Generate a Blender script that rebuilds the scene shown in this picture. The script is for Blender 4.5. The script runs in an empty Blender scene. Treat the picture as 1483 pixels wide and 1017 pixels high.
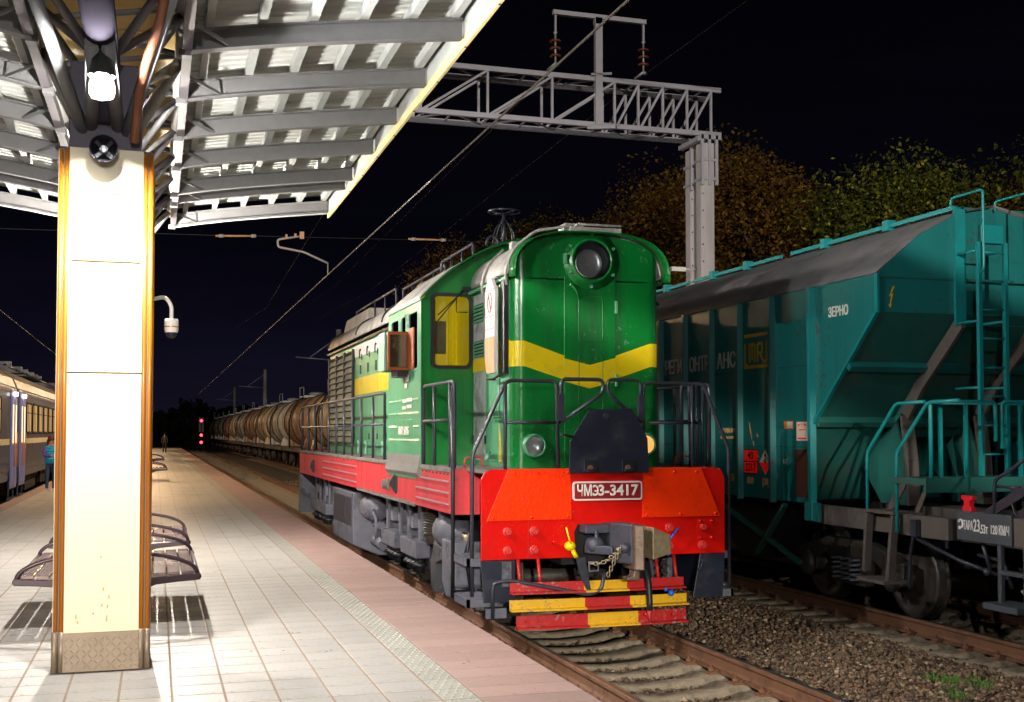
import bpy, bmesh, math, random
import numpy as np
from mathutils import Vector, Matrix
random.seed(7)
RNG = np.random.default_rng(7)
PI = math.pi
SC = bpy.context.scene
COL = SC.collection

# ------------------------------------------------------------------ camera
cam = bpy.data.cameras.new('camera')
cam.sensor_width = 36.0
cam.lens = 40.783
cam.shift_y = 0.03975
cam.clip_start = 0.1
cam.clip_end = 3000
camo = bpy.data.objects.new('camera', cam)
COL.objects.link(camo)
camo.location = (0, 0, 2.19)
camo.rotation_euler = (math.radians(92.03), 0, math.radians(-17.0483))
SC.camera = camo

# ------------------------------------------------------------------ night sky
W = bpy.data.worlds.new('World')
SC.world = W
W.use_nodes = True
wn, wl = W.node_tree.nodes, W.node_tree.links
wn.clear()
tc = wn.new('ShaderNodeTexCoord')
sep = wn.new('ShaderNodeSeparateXYZ')
wl.new(tc.outputs['Generated'], sep.inputs[0])
rmp = wn.new('ShaderNodeValToRGB')
el = rmp.color_ramp.elements
el[0].position = 0.0; el[0].color = (0.0072, 0.0060, 0.0140, 1)
el[1].position = 0.42; el[1].color = (0.0008, 0.0008, 0.0016, 1)
e = el.new(0.07); e.color = (0.0034, 0.0030, 0.0082, 1)
e = el.new(0.16); e.color = (0.0014, 0.0013, 0.0034, 1)
wl.new(sep.outputs['Z'], rmp.inputs[0])
mp = wn.new('ShaderNodeMapping'); mp.inputs['Scale'].default_value = (2.2, 2.2, 16)
wl.new(tc.outputs['Generated'], mp.inputs[0])
nz = wn.new('ShaderNodeTexNoise'); nz.inputs['Scale'].default_value = 2.0; nz.inputs['Detail'].default_value = 5
wl.new(mp.outputs[0], nz.inputs['Vector'])
cr = wn.new('ShaderNodeMapRange'); cr.inputs[1].default_value = 0.4; cr.inputs[2].default_value = 0.75
cr.inputs[3].default_value = 0.9; cr.inputs[4].default_value = 1.25
wl.new(nz.outputs[0], cr.inputs[0])
vm = wn.new('ShaderNodeVectorMath'); vm.operation = 'SCALE'
wl.new(rmp.outputs[0], vm.inputs[0]); wl.new(cr.outputs[0], vm.inputs['Scale'])
bg = wn.new('ShaderNodeBackground'); bg.inputs[1].default_value = 1.0
wl.new(vm.outputs[0], bg.inputs[0])
wo = wn.new('ShaderNodeOutputWorld')
wl.new(bg.outputs[0], wo.inputs[0])

SC.view_settings.view_transform = 'Standard'
SC.view_settings.look = 'None'
SC.view_settings.gamma = 1.0
SC.view_settings.exposure = 0.0
SC.view_settings.use_curve_mapping = False
SC.render.engine = 'CYCLES'
SC.cycles.max_bounces = 6
SC.cycles.diffuse_bounces = 3
SC.cycles.glossy_bounces = 3
SC.cycles.transmission_bounces = 4
SC.cycles.sample_clamp_indirect = 3.0
SC.cycles.caustics_reflective = False
SC.cycles.caustics_refractive = False

# lamps of the place and an added floodlight: radiance of each lamp glass (cool white under the roof, warm sodium further out)
LAMP_MAIN = 3900.0
LAMP_BACK = 2600.0
LAMP_MID = 7600.0
LAMP_NEAR = 4900.0
SODIUM = 2200.0
FLOOD_ADDED = 15000.0

# ------------------------------------------------------------------ colour and materials
def hexc(h):
    h = h.lstrip('#')
    o = []
    for i in (0, 2, 4):
        c = int(h[i:i + 2], 16) / 255
        o.append(c / 12.92 if c <= 0.04045 else ((c + 0.055) / 1.055) ** 2.4)
    return tuple(o)

MATS = {}
def pm(name, col, rough=0.5, metal=0.0, var=0.12, vs=3.0, dirt=None, damt=0.5, ds=1.6, dthr=0.52, streak=False, bump=0.0, bs=60.0, spec=0.5, coat=0.0, island=None, emit=None, es=0.0, orand=0.0, chips=None, camt=.8, cs=38, cthr=.66):
    if isinstance(col, str): col = hexc(col)
    if isinstance(dirt, str): dirt = hexc(dirt)
    m = bpy.data.materials.new(name); m.use_nodes = True
    N, L = m.node_tree.nodes, m.node_tree.links
    b = N['Principled BSDF']
    b.inputs['Roughness'].default_value = rough
    b.inputs['Metallic'].default_value = metal
    b.inputs['Specular IOR Level'].default_value = spec
    b.inputs['Coat Weight'].default_value = coat
    b.inputs['Coat Roughness'].default_value = 0.15
    t = N.new('ShaderNodeTexCoord')
    mpn = N.new('ShaderNodeMapping')
    mpn.inputs['Scale'].default_value = (1, 1, 0.10) if streak else (1, 1, 1)
    L.new(t.outputs['Object'], mpn.inputs[0])
    n1 = N.new('ShaderNodeTexNoise'); n1.inputs['Scale'].default_value = vs; n1.inputs['Detail'].default_value = 6; n1.inputs['Roughness'].default_value = 0.65
    L.new(mpn.outputs[0], n1.inputs['Vector'])
    mr = N.new('ShaderNodeMapRange'); mr.inputs[1].default_value = 0.25; mr.inputs[2].default_value = 0.75
    mr.inputs[3].default_value = 1 - var; mr.inputs[4].default_value = 1 + var
    L.new(n1.outputs[0], mr.inputs[0])
    base = N.new('ShaderNodeVectorMath'); base.operation = 'SCALE'
    base.inputs[0].default_value = col
    L.new(mr.outputs[0], base.inputs['Scale'])
    out = base.outputs[0]
    if orand:
        oi = N.new('ShaderNodeObjectInfo'); m4 = N.new('ShaderNodeMapRange'); m4.inputs[3].default_value = 1 - orand; m4.inputs[4].default_value = 1 + orand
        L.new(oi.outputs['Random'], m4.inputs[0]); sc2 = N.new('ShaderNodeVectorMath'); sc2.operation = 'SCALE'; L.new(out, sc2.inputs[0]); L.new(m4.outputs[0], sc2.inputs['Scale']); out = sc2.outputs[0]
    if island:
        g = N.new('ShaderNodeNewGeometry')
        r2 = N.new('ShaderNodeValToRGB')
        r2.color_ramp.interpolation = 'LINEAR'
        E = r2.color_ramp.elements
        for i, c in enumerate(island):
            if isinstance(c, str): c = hexc(c)
            p = i / (len(island) - 1)
            if i == 0: E[0].position = 0; E[0].color = (*c, 1)
            elif i == len(island) - 1: E[-1].position = 1; E[-1].color = (*c, 1)
            else:
                q = E.new(p); q.color = (*c, 1)
        L.new(g.outputs['Random Per Island'], r2.inputs[0])
        L.new(r2.outputs[0], base.inputs[0])
    if dirt is not None:
        n2 = N.new('ShaderNodeTexNoise'); n2.inputs['Scale'].default_value = ds; n2.inputs['Detail'].default_value = 9; n2.inputs['Roughness'].default_value = 0.72
        L.new(mpn.outputs[0], n2.inputs['Vector'])
        m2 = N.new('ShaderNodeMapRange'); m2.inputs[1].default_value = dthr; m2.inputs[2].default_value = dthr + 0.16
        m2.inputs[3].default_value = 0; m2.inputs[4].default_value = damt
        L.new(n2.outputs[0], m2.inputs[0])
        mx = N.new('ShaderNodeMix'); mx.data_type = 'RGBA'
        L.new(m2.outputs[0], mx.inputs[0]); L.new(out, mx.inputs[6]); mx.inputs[7].default_value = (*dirt, 1)
        out = mx.outputs[2]
        m3 = N.new('ShaderNodeMapRange'); m3.inputs[1].default_value = 0; m3.inputs[2].default_value = 1
        m3.inputs[3].default_value = rough; m3.inputs[4].default_value = min(1, rough + 0.3)
        L.new(m2.outputs[0], m3.inputs[0]); L.new(m3.outputs[0], b.inputs['Roughness'])
    if chips is not None:
        if isinstance(chips, str): chips = hexc(chips)
        n5 = N.new('ShaderNodeTexNoise'); n5.inputs['Scale'].default_value = cs; n5.inputs['Detail'].default_value = 3
        n6 = N.new('ShaderNodeTexNoise'); n6.inputs['Scale'].default_value = cs * .08; n6.inputs['Detail'].default_value = 3
        L.new(t.outputs['Object'], n5.inputs['Vector']); L.new(t.outputs['Object'], n6.inputs['Vector'])
        ad = N.new('ShaderNodeMath'); ad.operation = 'MULTIPLY_ADD'; ad.inputs[1].default_value = .45; L.new(n6.outputs[0], ad.inputs[0]); L.new(n5.outputs[0], ad.inputs[2])
        m5 = N.new('ShaderNodeMapRange'); m5.inputs[1].default_value = cthr + .225; m5.inputs[2].default_value = cthr + .26; m5.inputs[3].default_value = 0; m5.inputs[4].default_value = camt
        L.new(ad.outputs[0], m5.inputs[0]); mx5 = N.new('ShaderNodeMix'); mx5.data_type = 'RGBA'; L.new(m5.outputs[0], mx5.inputs[0]); L.new(out, mx5.inputs[6]); mx5.inputs[7].default_value = (*chips, 1); out = mx5.outputs[2]
    L.new(out, b.inputs['Base Color'])
    if bump > 0:
        n3 = N.new('ShaderNodeTexNoise'); n3.inputs['Scale'].default_value = bs; n3.inputs['Detail'].default_value = 4
        L.new(t.outputs['Object'], n3.inputs['Vector'])
        bp = N.new('ShaderNodeBump'); bp.inputs['Strength'].default_value = bump; bp.inputs['Distance'].default_value = 0.02 if bs > 6 else 0.12
        L.new(n3.outputs[0], bp.inputs['Height']); L.new(bp.outputs[0], b.inputs['Normal'])
    if emit is not None:
        if isinstance(emit, str): emit = hexc(emit)
        b.inputs['Emission Color'].default_value = (*emit, 1)
        b.inputs['Emission Strength'].default_value = es
    MATS[name] = m
    return m

def glow(name, col, s):
    m = bpy.data.materials.new(name); m.use_nodes = True
    N = m.node_tree.nodes; b = N['Principled BSDF']
    b.inputs['Base Color'].default_value = (0.05, 0.05, 0.05, 1)
    b.inputs['Emission Color'].default_value = (*col, 1)
    b.inputs['Emission Strength'].default_value = s
    return m

def glassm(name, col, rough=0.03):
    m = bpy.data.materials.new(name); m.use_nodes = True
    N, L = m.node_tree.nodes, m.node_tree.links
    b = N['Principled BSDF']
    tr = N.new('ShaderNodeBsdfTransparent'); tr.inputs[0].default_value = (*col, 1)
    gl = N.new('ShaderNodeBsdfGlossy'); gl.inputs['Roughness'].default_value = rough
    fr = N.new('ShaderNodeFresnel'); fr.inputs[0].default_value = 1.5
    mx = N.new('ShaderNodeMixShader')
    L.new(fr.outputs[0], mx.inputs[0]); L.new(tr.outputs[0], mx.inputs[1]); L.new(gl.outputs[0], mx.inputs[2])
    L.new(mx.outputs[0], N['Material Output'].inputs[0])
    return m

# ------------------------------------------------------------------ mesh collector
class M:
    def __init__(s): s.v = []; s.f = []; s.s = []
    def add(s, vs, fs, smooth=False):
        o = len(s.v); s.v.extend([tuple(map(float, p)) for p in vs])
        s.f.extend([tuple(o + i for i in f) for f in fs]); s.s.extend([smooth] * len(fs)); return s
    def box(s, a, b):
        x0, y0, z0 = a; x1, y1, z1 = b
        return s.add([(x0, y0, z0), (x1, y0, z0), (x1, y1, z0), (x0, y1, z0), (x0, y0, z1), (x1, y0, z1), (x1, y1, z1), (x0, y1, z1)],
                     [(0, 3, 2, 1), (4, 5, 6, 7), (0, 1, 5, 4), (1, 2, 6, 5), (2, 3, 7, 6), (3, 0, 4, 7)])
    def cbox(s, c, d): return s.box([c[i] - d[i] / 2 for i in range(3)], [c[i] + d[i] / 2 for i in range(3)])
    def obox(s, p0, p1, w, h, up=(0, 0, 1)):
        p0, p1 = Vector(p0), Vector(p1); d = (p1 - p0).normalized(); u = Vector(up)
        if abs(d.dot(u)) > 0.98: u = Vector((1, 0, 0))
        r = d.cross(u).normalized() * (w / 2); u = r.cross(d).normalized() * (h / 2)
        vs = [p + a * r + b * u for p in (p0, p1) for a, b in ((-1, -1), (1, -1), (1, 1), (-1, 1))]
        return s.add(vs, [(0, 1, 2, 3), (7, 6, 5, 4), (0, 4, 5, 1), (1, 5, 6, 2), (2, 6, 7, 3), (3, 7, 4, 0)])
    def tube(s, pts, r, n=8, caps=True, closed=False):
        P = [Vector(p) for p in pts]; k = len(P)
        rs = r if isinstance(r, (list, tuple)) else [r] * k
        o = len(s.v); prev = None; rings = []
        for i in range(k):
            a = P[i - 1] if (i > 0 or closed) else P[i]; b = P[(i + 1) % k] if (i < k - 1 or closed) else P[i]
            d = (b - a)
            d = d.normalized() if d.length > 1e-9 else Vector((0, 0, 1))
            if prev is None:
                u = Vector((0, 0, 1)) if abs(d.z) < 0.9 else Vector((1, 0, 0))
                x = d.cross(u).normalized()
            else:
                x = prev - d * prev.dot(d); x = x.normalized() if x.length > 1e-6 else d.orthogonal().normalized()
            prev = x; y = d.cross(x)
            ring = []
            for j in range(n):
                t = 2 * PI * j / n
                q = P[i] + (x * math.cos(t) + y * math.sin(t)) * rs[i]
                ring.append(len(s.v)); s.v.append(tuple(q))
            rings.append(ring)
        m = k if closed else k - 1
        for i in range(m):
            A, B = rings[i], rings[(i + 1) % k]
            for j in range(n):
                s.f.append((A[j], A[(j + 1) % n], B[(j + 1) % n], B[j])); s.s.append(True)
        if caps and not closed:
            s.f.append(tuple(reversed(rings[0]))); s.s.append(False); s.f.append(tuple(rings[-1])); s.s.append(False)
        return s
    def cyl(s, p0, p1, r, n=16, r1=None): return s.tube([p0, p1], [r, r if r1 is None else r1], n)
    def prism(s, poly, axis, a, b, smooth=False):
        # poly: list of 2D points; axis 'x': (y,z), 'y': (x,z), 'z': (x,y)
        def mk(p, t): return (t, p[0], p[1]) if axis == 'x' else ((p[0], t, p[1]) if axis == 'y' else (p[0], p[1], t))
        n = len(poly); vs = [mk(p, a) for p in poly] + [mk(p, b) for p in poly]
        o = len(s.v); s.v.extend(vs)
        s.f.append(tuple(o + i for i in range(n))); s.s.append(False)
        s.f.append(tuple(o + n + i for i in reversed(range(n)))); s.s.append(False)
        for i in range(n):
            j = (i + 1) % n; s.f.append((o + i, o + n + i, o + n + j, o + j)); s.s.append(smooth)
        return s
    def lathe(s, c, axis, prof, n=20):
        # prof: (radius, offset along axis)
        ax = {'x': Vector((1, 0, 0)), 'y': Vector((0, 1, 0)), 'z': Vector((0, 0, 1))}[axis]
        x = ax.orthogonal().normalized(); y = ax.cross(x); c = Vector(c); o = len(s.v)
        for r, h in prof:
            for j in range(n):
                t = 2 * PI * j / n; s.v.append(tuple(c + ax * h + (x * math.cos(t) + y * math.sin(t)) * max(r, 1e-4)))
        for i in range(len(prof) - 1):
            for j in range(n):
                a = o + i * n; s.f.append((a + j, a + (j + 1) % n, a + n + (j + 1) % n, a + n + j)); s.s.append(True)
        return s
    def sheet(s, rows, smooth=True, thick=0.0):
        # rows: grid of points; optional thickness added along z
        R = len(rows); C = len(rows[0]); o = len(s.v)
        for row in rows: s.v.extend([tuple(p) for p in row])
        for i in range(R - 1):
            for j in range(C - 1):
                a = o + i * C + j; s.f.append((a, a + 1, a + C + 1, a + C)); s.s.append(smooth)
        return s
    def ball(s, c, r, n=12, m=8, sc=(1, 1, 1)):
        o = len(s.v)
        for i in range(m + 1):
            p = PI * i / m
            for j in range(n):
                t = 2 * PI * j / n
                s.v.append((c[0] + r * sc[0] * math.sin(p) * math.cos(t), c[1] + r * sc[1] * math.sin(p) * math.sin(t), c[2] + r * sc[2] * math.cos(p)))
        for i in range(m):
            for j in range(n):
                a = o + i * n; s.f.append((a + j, a + n + j, a + n + (j + 1) % n, a + (j + 1) % n)); s.s.append(True)
        return s
    def mesh(s, name, mat, off=(0, 0, 0)):
        me = bpy.data.meshes.new(name)
        vs = s.v if off == (0, 0, 0) else [(p[0] - off[0], p[1] - off[1], p[2] - off[2]) for p in s.v]
        me.from_pydata(vs, [], s.f)
        me.polygons.foreach_set('use_smooth', s.s)
        bm = bmesh.new(); bm.from_mesh(me); bmesh.ops.recalc_face_normals(bm, faces=bm.faces); bm.to_mesh(me); bm.free()
        if mat: me.materials.append(mat)
        return me
    def build(s, name, mat, parent=None, off=(0, 0, 0), bevel=0.0, label=None, solid=0.0, kind=None):
        o = bpy.data.objects.new(name, s.mesh(name, mat, off)); COL.objects.link(o)
        if parent: o.parent = parent
        if solid: md = o.modifiers.new('thickness', 'SOLIDIFY'); md.thickness = solid; md.offset = 0
        if bevel: md = o.modifiers.new('bevel', 'BEVEL'); md.width = bevel; md.segments = 2; md.limit_method = 'ANGLE'; md.angle_limit = 0.6
        if label: o['label'] = label
        if kind: o['kind'] = kind
        return o

def thing(name, label, cat, loc=(0, 0, 0), group=None, rz=0.0, kind=None):
    o = bpy.data.objects.new(name, None); COL.objects.link(o); o.location = loc; o.rotation_euler = (0, 0, rz)
    o.empty_display_size = 0.2
    tag(o, label, cat, group, kind); return o
def tag(o, label=None, cat=None, group=None, kind=None):
    if label: o['label'] = label
    if cat: o['category'] = cat
    if group: o['group'] = group
    if kind: o['kind'] = kind
    return o
def inst(name, me, parent, loc=(0, 0, 0), rot=(0, 0, 0), scale=(1, 1, 1)):
    o = bpy.data.objects.new(name, me); COL.objects.link(o); o.parent = parent; o.location = loc; o.rotation_euler = rot; o.scale = scale; return o
def copy_tree(o, parent=None, kids=None):
    if kids is None:
        kids = {}
        for q in COL.objects:
            if q.parent: kids.setdefault(q.parent.name, []).append(q)
    c = o.copy(); COL.objects.link(c)
    if parent: c.parent = parent
    for ch in kids.get(o.name, []): copy_tree(ch, c, kids)
    return c

def text(body, size, loc, mat, parent, face='-y', sx=1.0, name='lettering', extrude=0.002, shear=0.0, align='CENTER', bold=0.022, fit=None):
    cu = bpy.data.curves.new(name, 'FONT'); cu.body = body; cu.size = size; cu.align_x = align; cu.align_y = 'CENTER'
    cu.extrude = extrude; cu.shear = shear; cu.resolution_u = 3
    cu.materials.append(mat)
    cu.bevel_depth = size * bold; cu.bevel_resolution = 0
    tmp = bpy.data.objects.new('lettering_build', cu); COL.objects.link(tmp)
    me = bpy.data.meshes.new_from_object(tmp.evaluated_get(bpy.context.evaluated_depsgraph_get())); me.name = name
    bpy.data.objects.remove(tmp)
    if fit: sx = fit / max(1e-3, max(v.co.x for v in me.vertices) - min(v.co.x for v in me.vertices))
    o = bpy.data.objects.new(name, me); COL.objects.link(o); o.parent = parent; o.location = loc
    o.rotation_euler = {'-y': (PI / 2, 0, 0), '-x': (PI / 2, 0, -PI / 2)}[face]
    o.scale = (sx, 1, 1)
    return o

def arc(c, r, a0, a1, n, plane='xz', k=0.0):
    o = []
    for i in range(n + 1):
        t = math.radians(a0 + (a1 - a0) * i / n)
        p, q = c[0] + r * math.cos(t), c[1] + r * math.sin(t)
        o.append((p, k, q) if plane == 'xz' else ((k, p, q) if plane == 'yz' else (p, q, k)))
    return o
def fillet(pts, r, n=4):
    # round the inner corners of a 3D polyline
    P = [Vector(p) for p in pts]; o = [P[0]]
    for i in range(1, len(P) - 1):
        a, b, c = P[i - 1], P[i], P[i + 1]
        d0, d1 = (a - b), (c - b); q = min(r, d0.length * 0.45, d1.length * 0.45)
        s, e_ = b + d0.normalized() * q, b + d1.normalized() * q
        for k in range(n + 1):
            t = k / n; o.append(s * (1 - t) ** 2 + b * 2 * t * (1 - t) + e_ * t * t)
    o.append(P[-1]); return o
def rrect(x0, x1, z0, z1, r, n=4):
    o = []
    for cx, cz, a in ((x1 - r, z1 - r, 0), (x0 + r, z1 - r, 90), (x0 + r, z0 + r, 180), (x1 - r, z0 + r, 270)):
        for k in range(n + 1):
            t = math.radians(a + 90 * k / n); o.append((cx + r * math.cos(t), cz + r * math.sin(t)))
    return o

# ------------------------------------------------------------------ palette
CONC = pm('sleeper_concrete', '#8c7f6c', 0.9, var=0.3, vs=9, dirt='#3c2e20', damt=0.8, ds=4, dthr=.48, bump=0.5, bs=45)
RUST = pm('rail_rust', '#74503a', 0.75, var=0.2, vs=6, dirt='#2a1c14', damt=0.7, ds=5, bump=0.25, bs=50)
SHINE = pm('rail_head_steel', '#a8a4a0', 0.28, 0.9, var=0.15, vs=8)
BLACKM = pm('black_metal', '#1c1e24', 0.45, 0.1, var=0.25, vs=5, dirt='#3a3532', damt=0.4)
DARKGREY = pm('underframe_paint', '#5c5e6a', 0.55, 0.0, var=0.25, vs=5, dirt='#23211f', damt=0.8, ds=3, bump=0.2, bs=30)
DARKBLUE = pm('dark_navy_paint', '#1b2130', 0.4, 0.0, var=0.2, vs=5, dirt='#4a4a4e', damt=0.35, ds=4)
GREYRAIL = pm('handrail_paint', '#3a3d48', 0.35, 0.2, var=0.2, vs=8, dirt='#7a5a45', damt=0.4, ds=9, dthr=0.6)
SOOT = pm('soot_black', '#0c0c0e', 0.8, var=0.3, vs=4)
GREASE = pm('greasy_running_gear', '#403a36', 0.5, 0.2, var=0.4, vs=9, dirt='#5a4632', damt=0.5, ds=6, bump=0.3, bs=35)
ROOFGREY = pm('roof_grey_paint', '#b9b6b2', 0.5, 0.1, var=0.15, vs=3, dirt='#6d6056', damt=0.65, ds=2.2, dthr=0.48)
WHITEP = pm('white_print', '#e6e2da', 0.6, var=0.1)
GALV = pm('galvanised_steel', '#a8abb2', 0.45, 0.35, var=0.15, vs=7, dirt='#6f6a66', damt=0.4)
# ------------------------------------------------------------------ ground and ballast
TX, HX, EX = 4.604, 9.40, -5.5          # centre lines of the three tracks
SOIL = pm('dark_soil', '#3b3026', 0.95, var=0.35, vs=0.8, dirt='#191511', damt=0.8, ds=0.5, bump=0.6, bs=12)
BALM = pm('ballast_fines', '#574a3c', 0.95, var=0.45, vs=14, dirt='#2c231b', damt=0.8, ds=9, bump=1.0, bs=38)
g = M(); g.sheet([[(-900, -60, -0.55), (900, -60, -0.55)], [(-900, 1500, -0.55), (900, 1500, -0.55)]], False)
g.build('ground', SOIL, kind='structure')
def ballast_bed(x0, x1):
    m = M()
    prof = [(x0 - 0.9, -0.56), (x0, -0.31), (x1, -0.31), (x1 + 0.9, -0.56)] if x1 < 5 else [(x0 - 0.9, -0.56), (x0, -0.31), (5.75, -0.31), (6.05, -.235), (7.95, -.235), (8.2, -.29), (x1, -.29), (x1 + 0.9, -0.56)]
    m.prism(prof, 'y', -8, 330)
    m.build('ballast_bed', BALM, kind='structure')
ballast_bed(3.0, 11.4)
ballast_bed(EX - 1.8, EX + 1.9)

STONE = pm('ballast_stone', '#6b5a48', 0.9, var=0.25, vs=18, island=['#2a221c', '#4c3d30', '#74604a', '#4a4036', '#806a54', '#684834', '#a8947c'], bump=0.3, bs=60)
def stones(regions, name):
    base = []
    for k in range(6):
        bm = bmesh.new(); bmesh.ops.create_icosphere(bm, subdivisions=1, radius=1.0)
        vv = np.array([v.co[:] for v in bm.verts]); ff = np.array([[v.index for v in f.verts] for f in bm.faces]); bm.free()
        vv = vv * RNG.uniform(0.62, 1.12, (len(vv), 1)); base.append((vv, ff))
    V, Fc, off = [], [], 0
    for (x0, x1, y0, y1, z, n, smin, smax) in regions:
        for i in range(n):
            vv, ff = base[i % 6]
            s = RNG.uniform(smin, smax) * np.array([1, RNG.uniform(.7, 1.1), RNG.uniform(.55, .9)])
            a, b_ = RNG.uniform(0, 6.28, 2)
            R = np.array([[math.cos(a), -math.sin(a), 0], [math.sin(a), math.cos(a), 0], [0, 0, 1]]) @ np.array([[1, 0, 0], [0, math.cos(b_), -math.sin(b_)], [0, math.sin(b_), math.cos(b_)]])
            t = RNG.random() ; y = y0 + (y1 - y0) * t ** 1.25
            p = (vv * s) @ R.T + np.array([RNG.uniform(x0, x1), y, z + RNG.uniform(-0.012, 0.022)])
            V.append(p); Fc.append(ff + off); off += len(vv)
    V = np.vstack(V); Fc = np.vstack(Fc)
    me = bpy.data.meshes.new(name); me.vertices.add(len(V)); me.vertices.foreach_set('co', V.astype(np.float32).ravel())
    me.loops.add(Fc.size); me.loops.foreach_set('vertex_index', Fc.astype(np.int32).ravel())
    me.polygons.add(len(Fc)); me.polygons.foreach_set('loop_start', np.arange(0, Fc.size, 3, dtype=np.int32)); me.polygons.foreach_set('loop_total', np.full(len(Fc), 3, dtype=np.int32))
    me.update(calc_edges=True); me.validate(); me.materials.append(STONE)
    o = bpy.data.objects.new(name, me); COL.objects.link(o); tag(o, kind='stuff'); return o
stones([(5.75, 8.2, 6.8, 21, -0.225, 15000, 0.016, 0.042), (5.98, 8.05, 6.8, 12.5, -0.22, 6000, 0.012, 0.036), (3.72, 5.75, 7.0, 13, -0.292, 6500, 0.014, 0.036), (2.95, 3.8, 7.2, 16, -0.29, 1800, 0.016, 0.04),
        (8.1, 10.6, 7.5, 19, -0.275, 6500, 0.016, 0.038), (5.6, 8.6, 21, 60, -0.225, 6000, 0.025, 0.06)], 'gravel')

# ------------------------------------------------------------------ tracks
def rail_mesh(y0, y1):
    prof = [(-0.075, -0.18), (0.075, -0.18), (0.075, -0.168), (0.02, -0.152), (0.009, -0.13), (0.009, -0.055), (0.036, -0.038), (0.036, -0.008), (0.026, -0.001), (-0.026, -0.001), (-0.036, -0.008), (-0.036, -0.038), (-0.009, -0.055), (-0.009, -0.13), (-0.02, -0.152), (-0.075, -0.168)]
    m = M(); m.prism(prof, 'y', y0, y1); return m.mesh('rail', RUST)
RAIL = rail_mesh(-6, 320)
hd = M(); hd.box((-0.024, -6, -0.004), (0.024, 320, 0.0015)); RAILHEAD = hd.mesh('rail_head', SHINE)
# concrete sleeper: high at the rail seats, waisted and lower in the middle
def sleeper_mesh():
    st = [(-1.35, 0.0, .145), (-1.05, 0.0, .145), (-0.55, 0.0, .15), (-0.35, -0.045, .125), (0, -0.06, .115), (0.35, -0.045, .125), (0.55, 0.0, .15), (1.05, 0.0, .145), (1.35, 0.0, .145)]
    m = M(); rows = []
    for x, dz, hw in st:
        t = -0.19 + dz
        rows.append([(x, -hw - 0.02, -0.40), (x, -hw, t - 0.02), (x, -hw + 0.02, t), (x, hw - 0.02, t), (x, hw, t - 0.02), (x, hw + 0.02, -0.40)])
    m.sheet(rows, True)
    m.f.append(tuple(range(6))); m.s.append(False)
    k = len(m.v) - 6; m.f.append(tuple(k + i for i in range(6))); m.s.append(False)
    return m.mesh('sleeper', CONC)
SLEEPER = sleeper_mesh()
def fast_mesh():
    m = M()
    for rx in (-0.797, 0.797):
        for sd in (-1, 1):
            x = rx + sd * 0.125
            m.box((x - 0.05, -0.055, -0.189), (x + 0.05, 0.055, -0.165))
            m.cyl((x, 0, -0.168), (x, 0, -0.135), 0.034, 10); m.cyl((x, 0, -0.135), (x, 0, -0.118), 0.024, 6); m.cyl((x, 0, -0.118), (x, 0, -0.095), 0.012, 6)
            m.tube([(x - sd * .02, -.03, -.165), (x - sd * .07, -.03, -.148), (x - sd * .07, .03, -.148), (x - sd * .02, .03, -.165)], .01, 5)
    return m.mesh('rail_fastening', RUST)
FAST = fast_mesh()
def track(cx, y0, y1, ys, nind, label):
    t = thing('railway_track', label, 'track', (cx, 0, 0)); t['kind'] = 'structure'
    for s in (-1, 1):
        r = inst('rail', RAIL, t, (s * 0.797, 0, 0)); inst('rail_head', RAILHEAD, r)
    y = y0; k = 0; far = M()
    while y < y1:
        if k < nind:
            inst('sleeper', SLEEPER, t, (0, y, 0), (0, 0, random.uniform(-.008, .008))); inst('rail_fastening', FAST, t, (0, y, 0))
        else:
            far.box((-1.35, y - .13, -.36), (1.35, y + .13, -.192))
        y += 0.505; k += 1
    o = far.build('sleepers_beyond', CONC, t); o['kind'] = 'stuff'
track(TX, 6.44, 160, None, 110, 'track beside the platform under the green locomotive')
track(HX, 6.7, 110, None, 60, 'track under the grain hopper and the tank wagons')
track(EX, 20.0, 90, None, 20, 'track left of the platform under the passenger train')

# tufts of grass in the ballast
GRASS = pm('grass_blade', '#3f7a1e', 0.7, var=0.3, vs=20)
gm = M()
for (gx, gy, n, h) in ((7.22, 9.65, 50, .10), (7.32, 9.5, 70, .13), (7.44, 9.23, 60, .12), (6.96, 8.95, 60, .12), (7.12, 9.2, 20, .08), (7.6, 9.5, 25, .08), (6.7, 9.4, 14, .07), (7.1, 10.6, 16, .07), (6.2, 11.2, 10, .06)):
    for i in range(n):
        x, y = gx + random.gauss(0, .06), gy + random.gauss(0, .06); a = random.uniform(0, 6.28); hh = h * random.uniform(.4, 1)
        dx, dy = math.cos(a) * .004, math.sin(a) * .004; lx, ly = random.gauss(0, .04), random.gauss(0, .04)
        gm.add([(x - dx, y - dy, -.24), (x + dx, y + dy, -.24), (x + dx * .8 + lx * .5, y + dy * .8 + ly * .5, -.23 + hh * .6), (x + lx, y + ly, -.23 + hh), (x - dx * .8 + lx * .5, y - dy * .8 + ly * .5, -.23 + hh * .6)], [(0, 1, 2, 4), (4, 2, 3)])
gm.build('grass', GRASS, kind='stuff')

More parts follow.
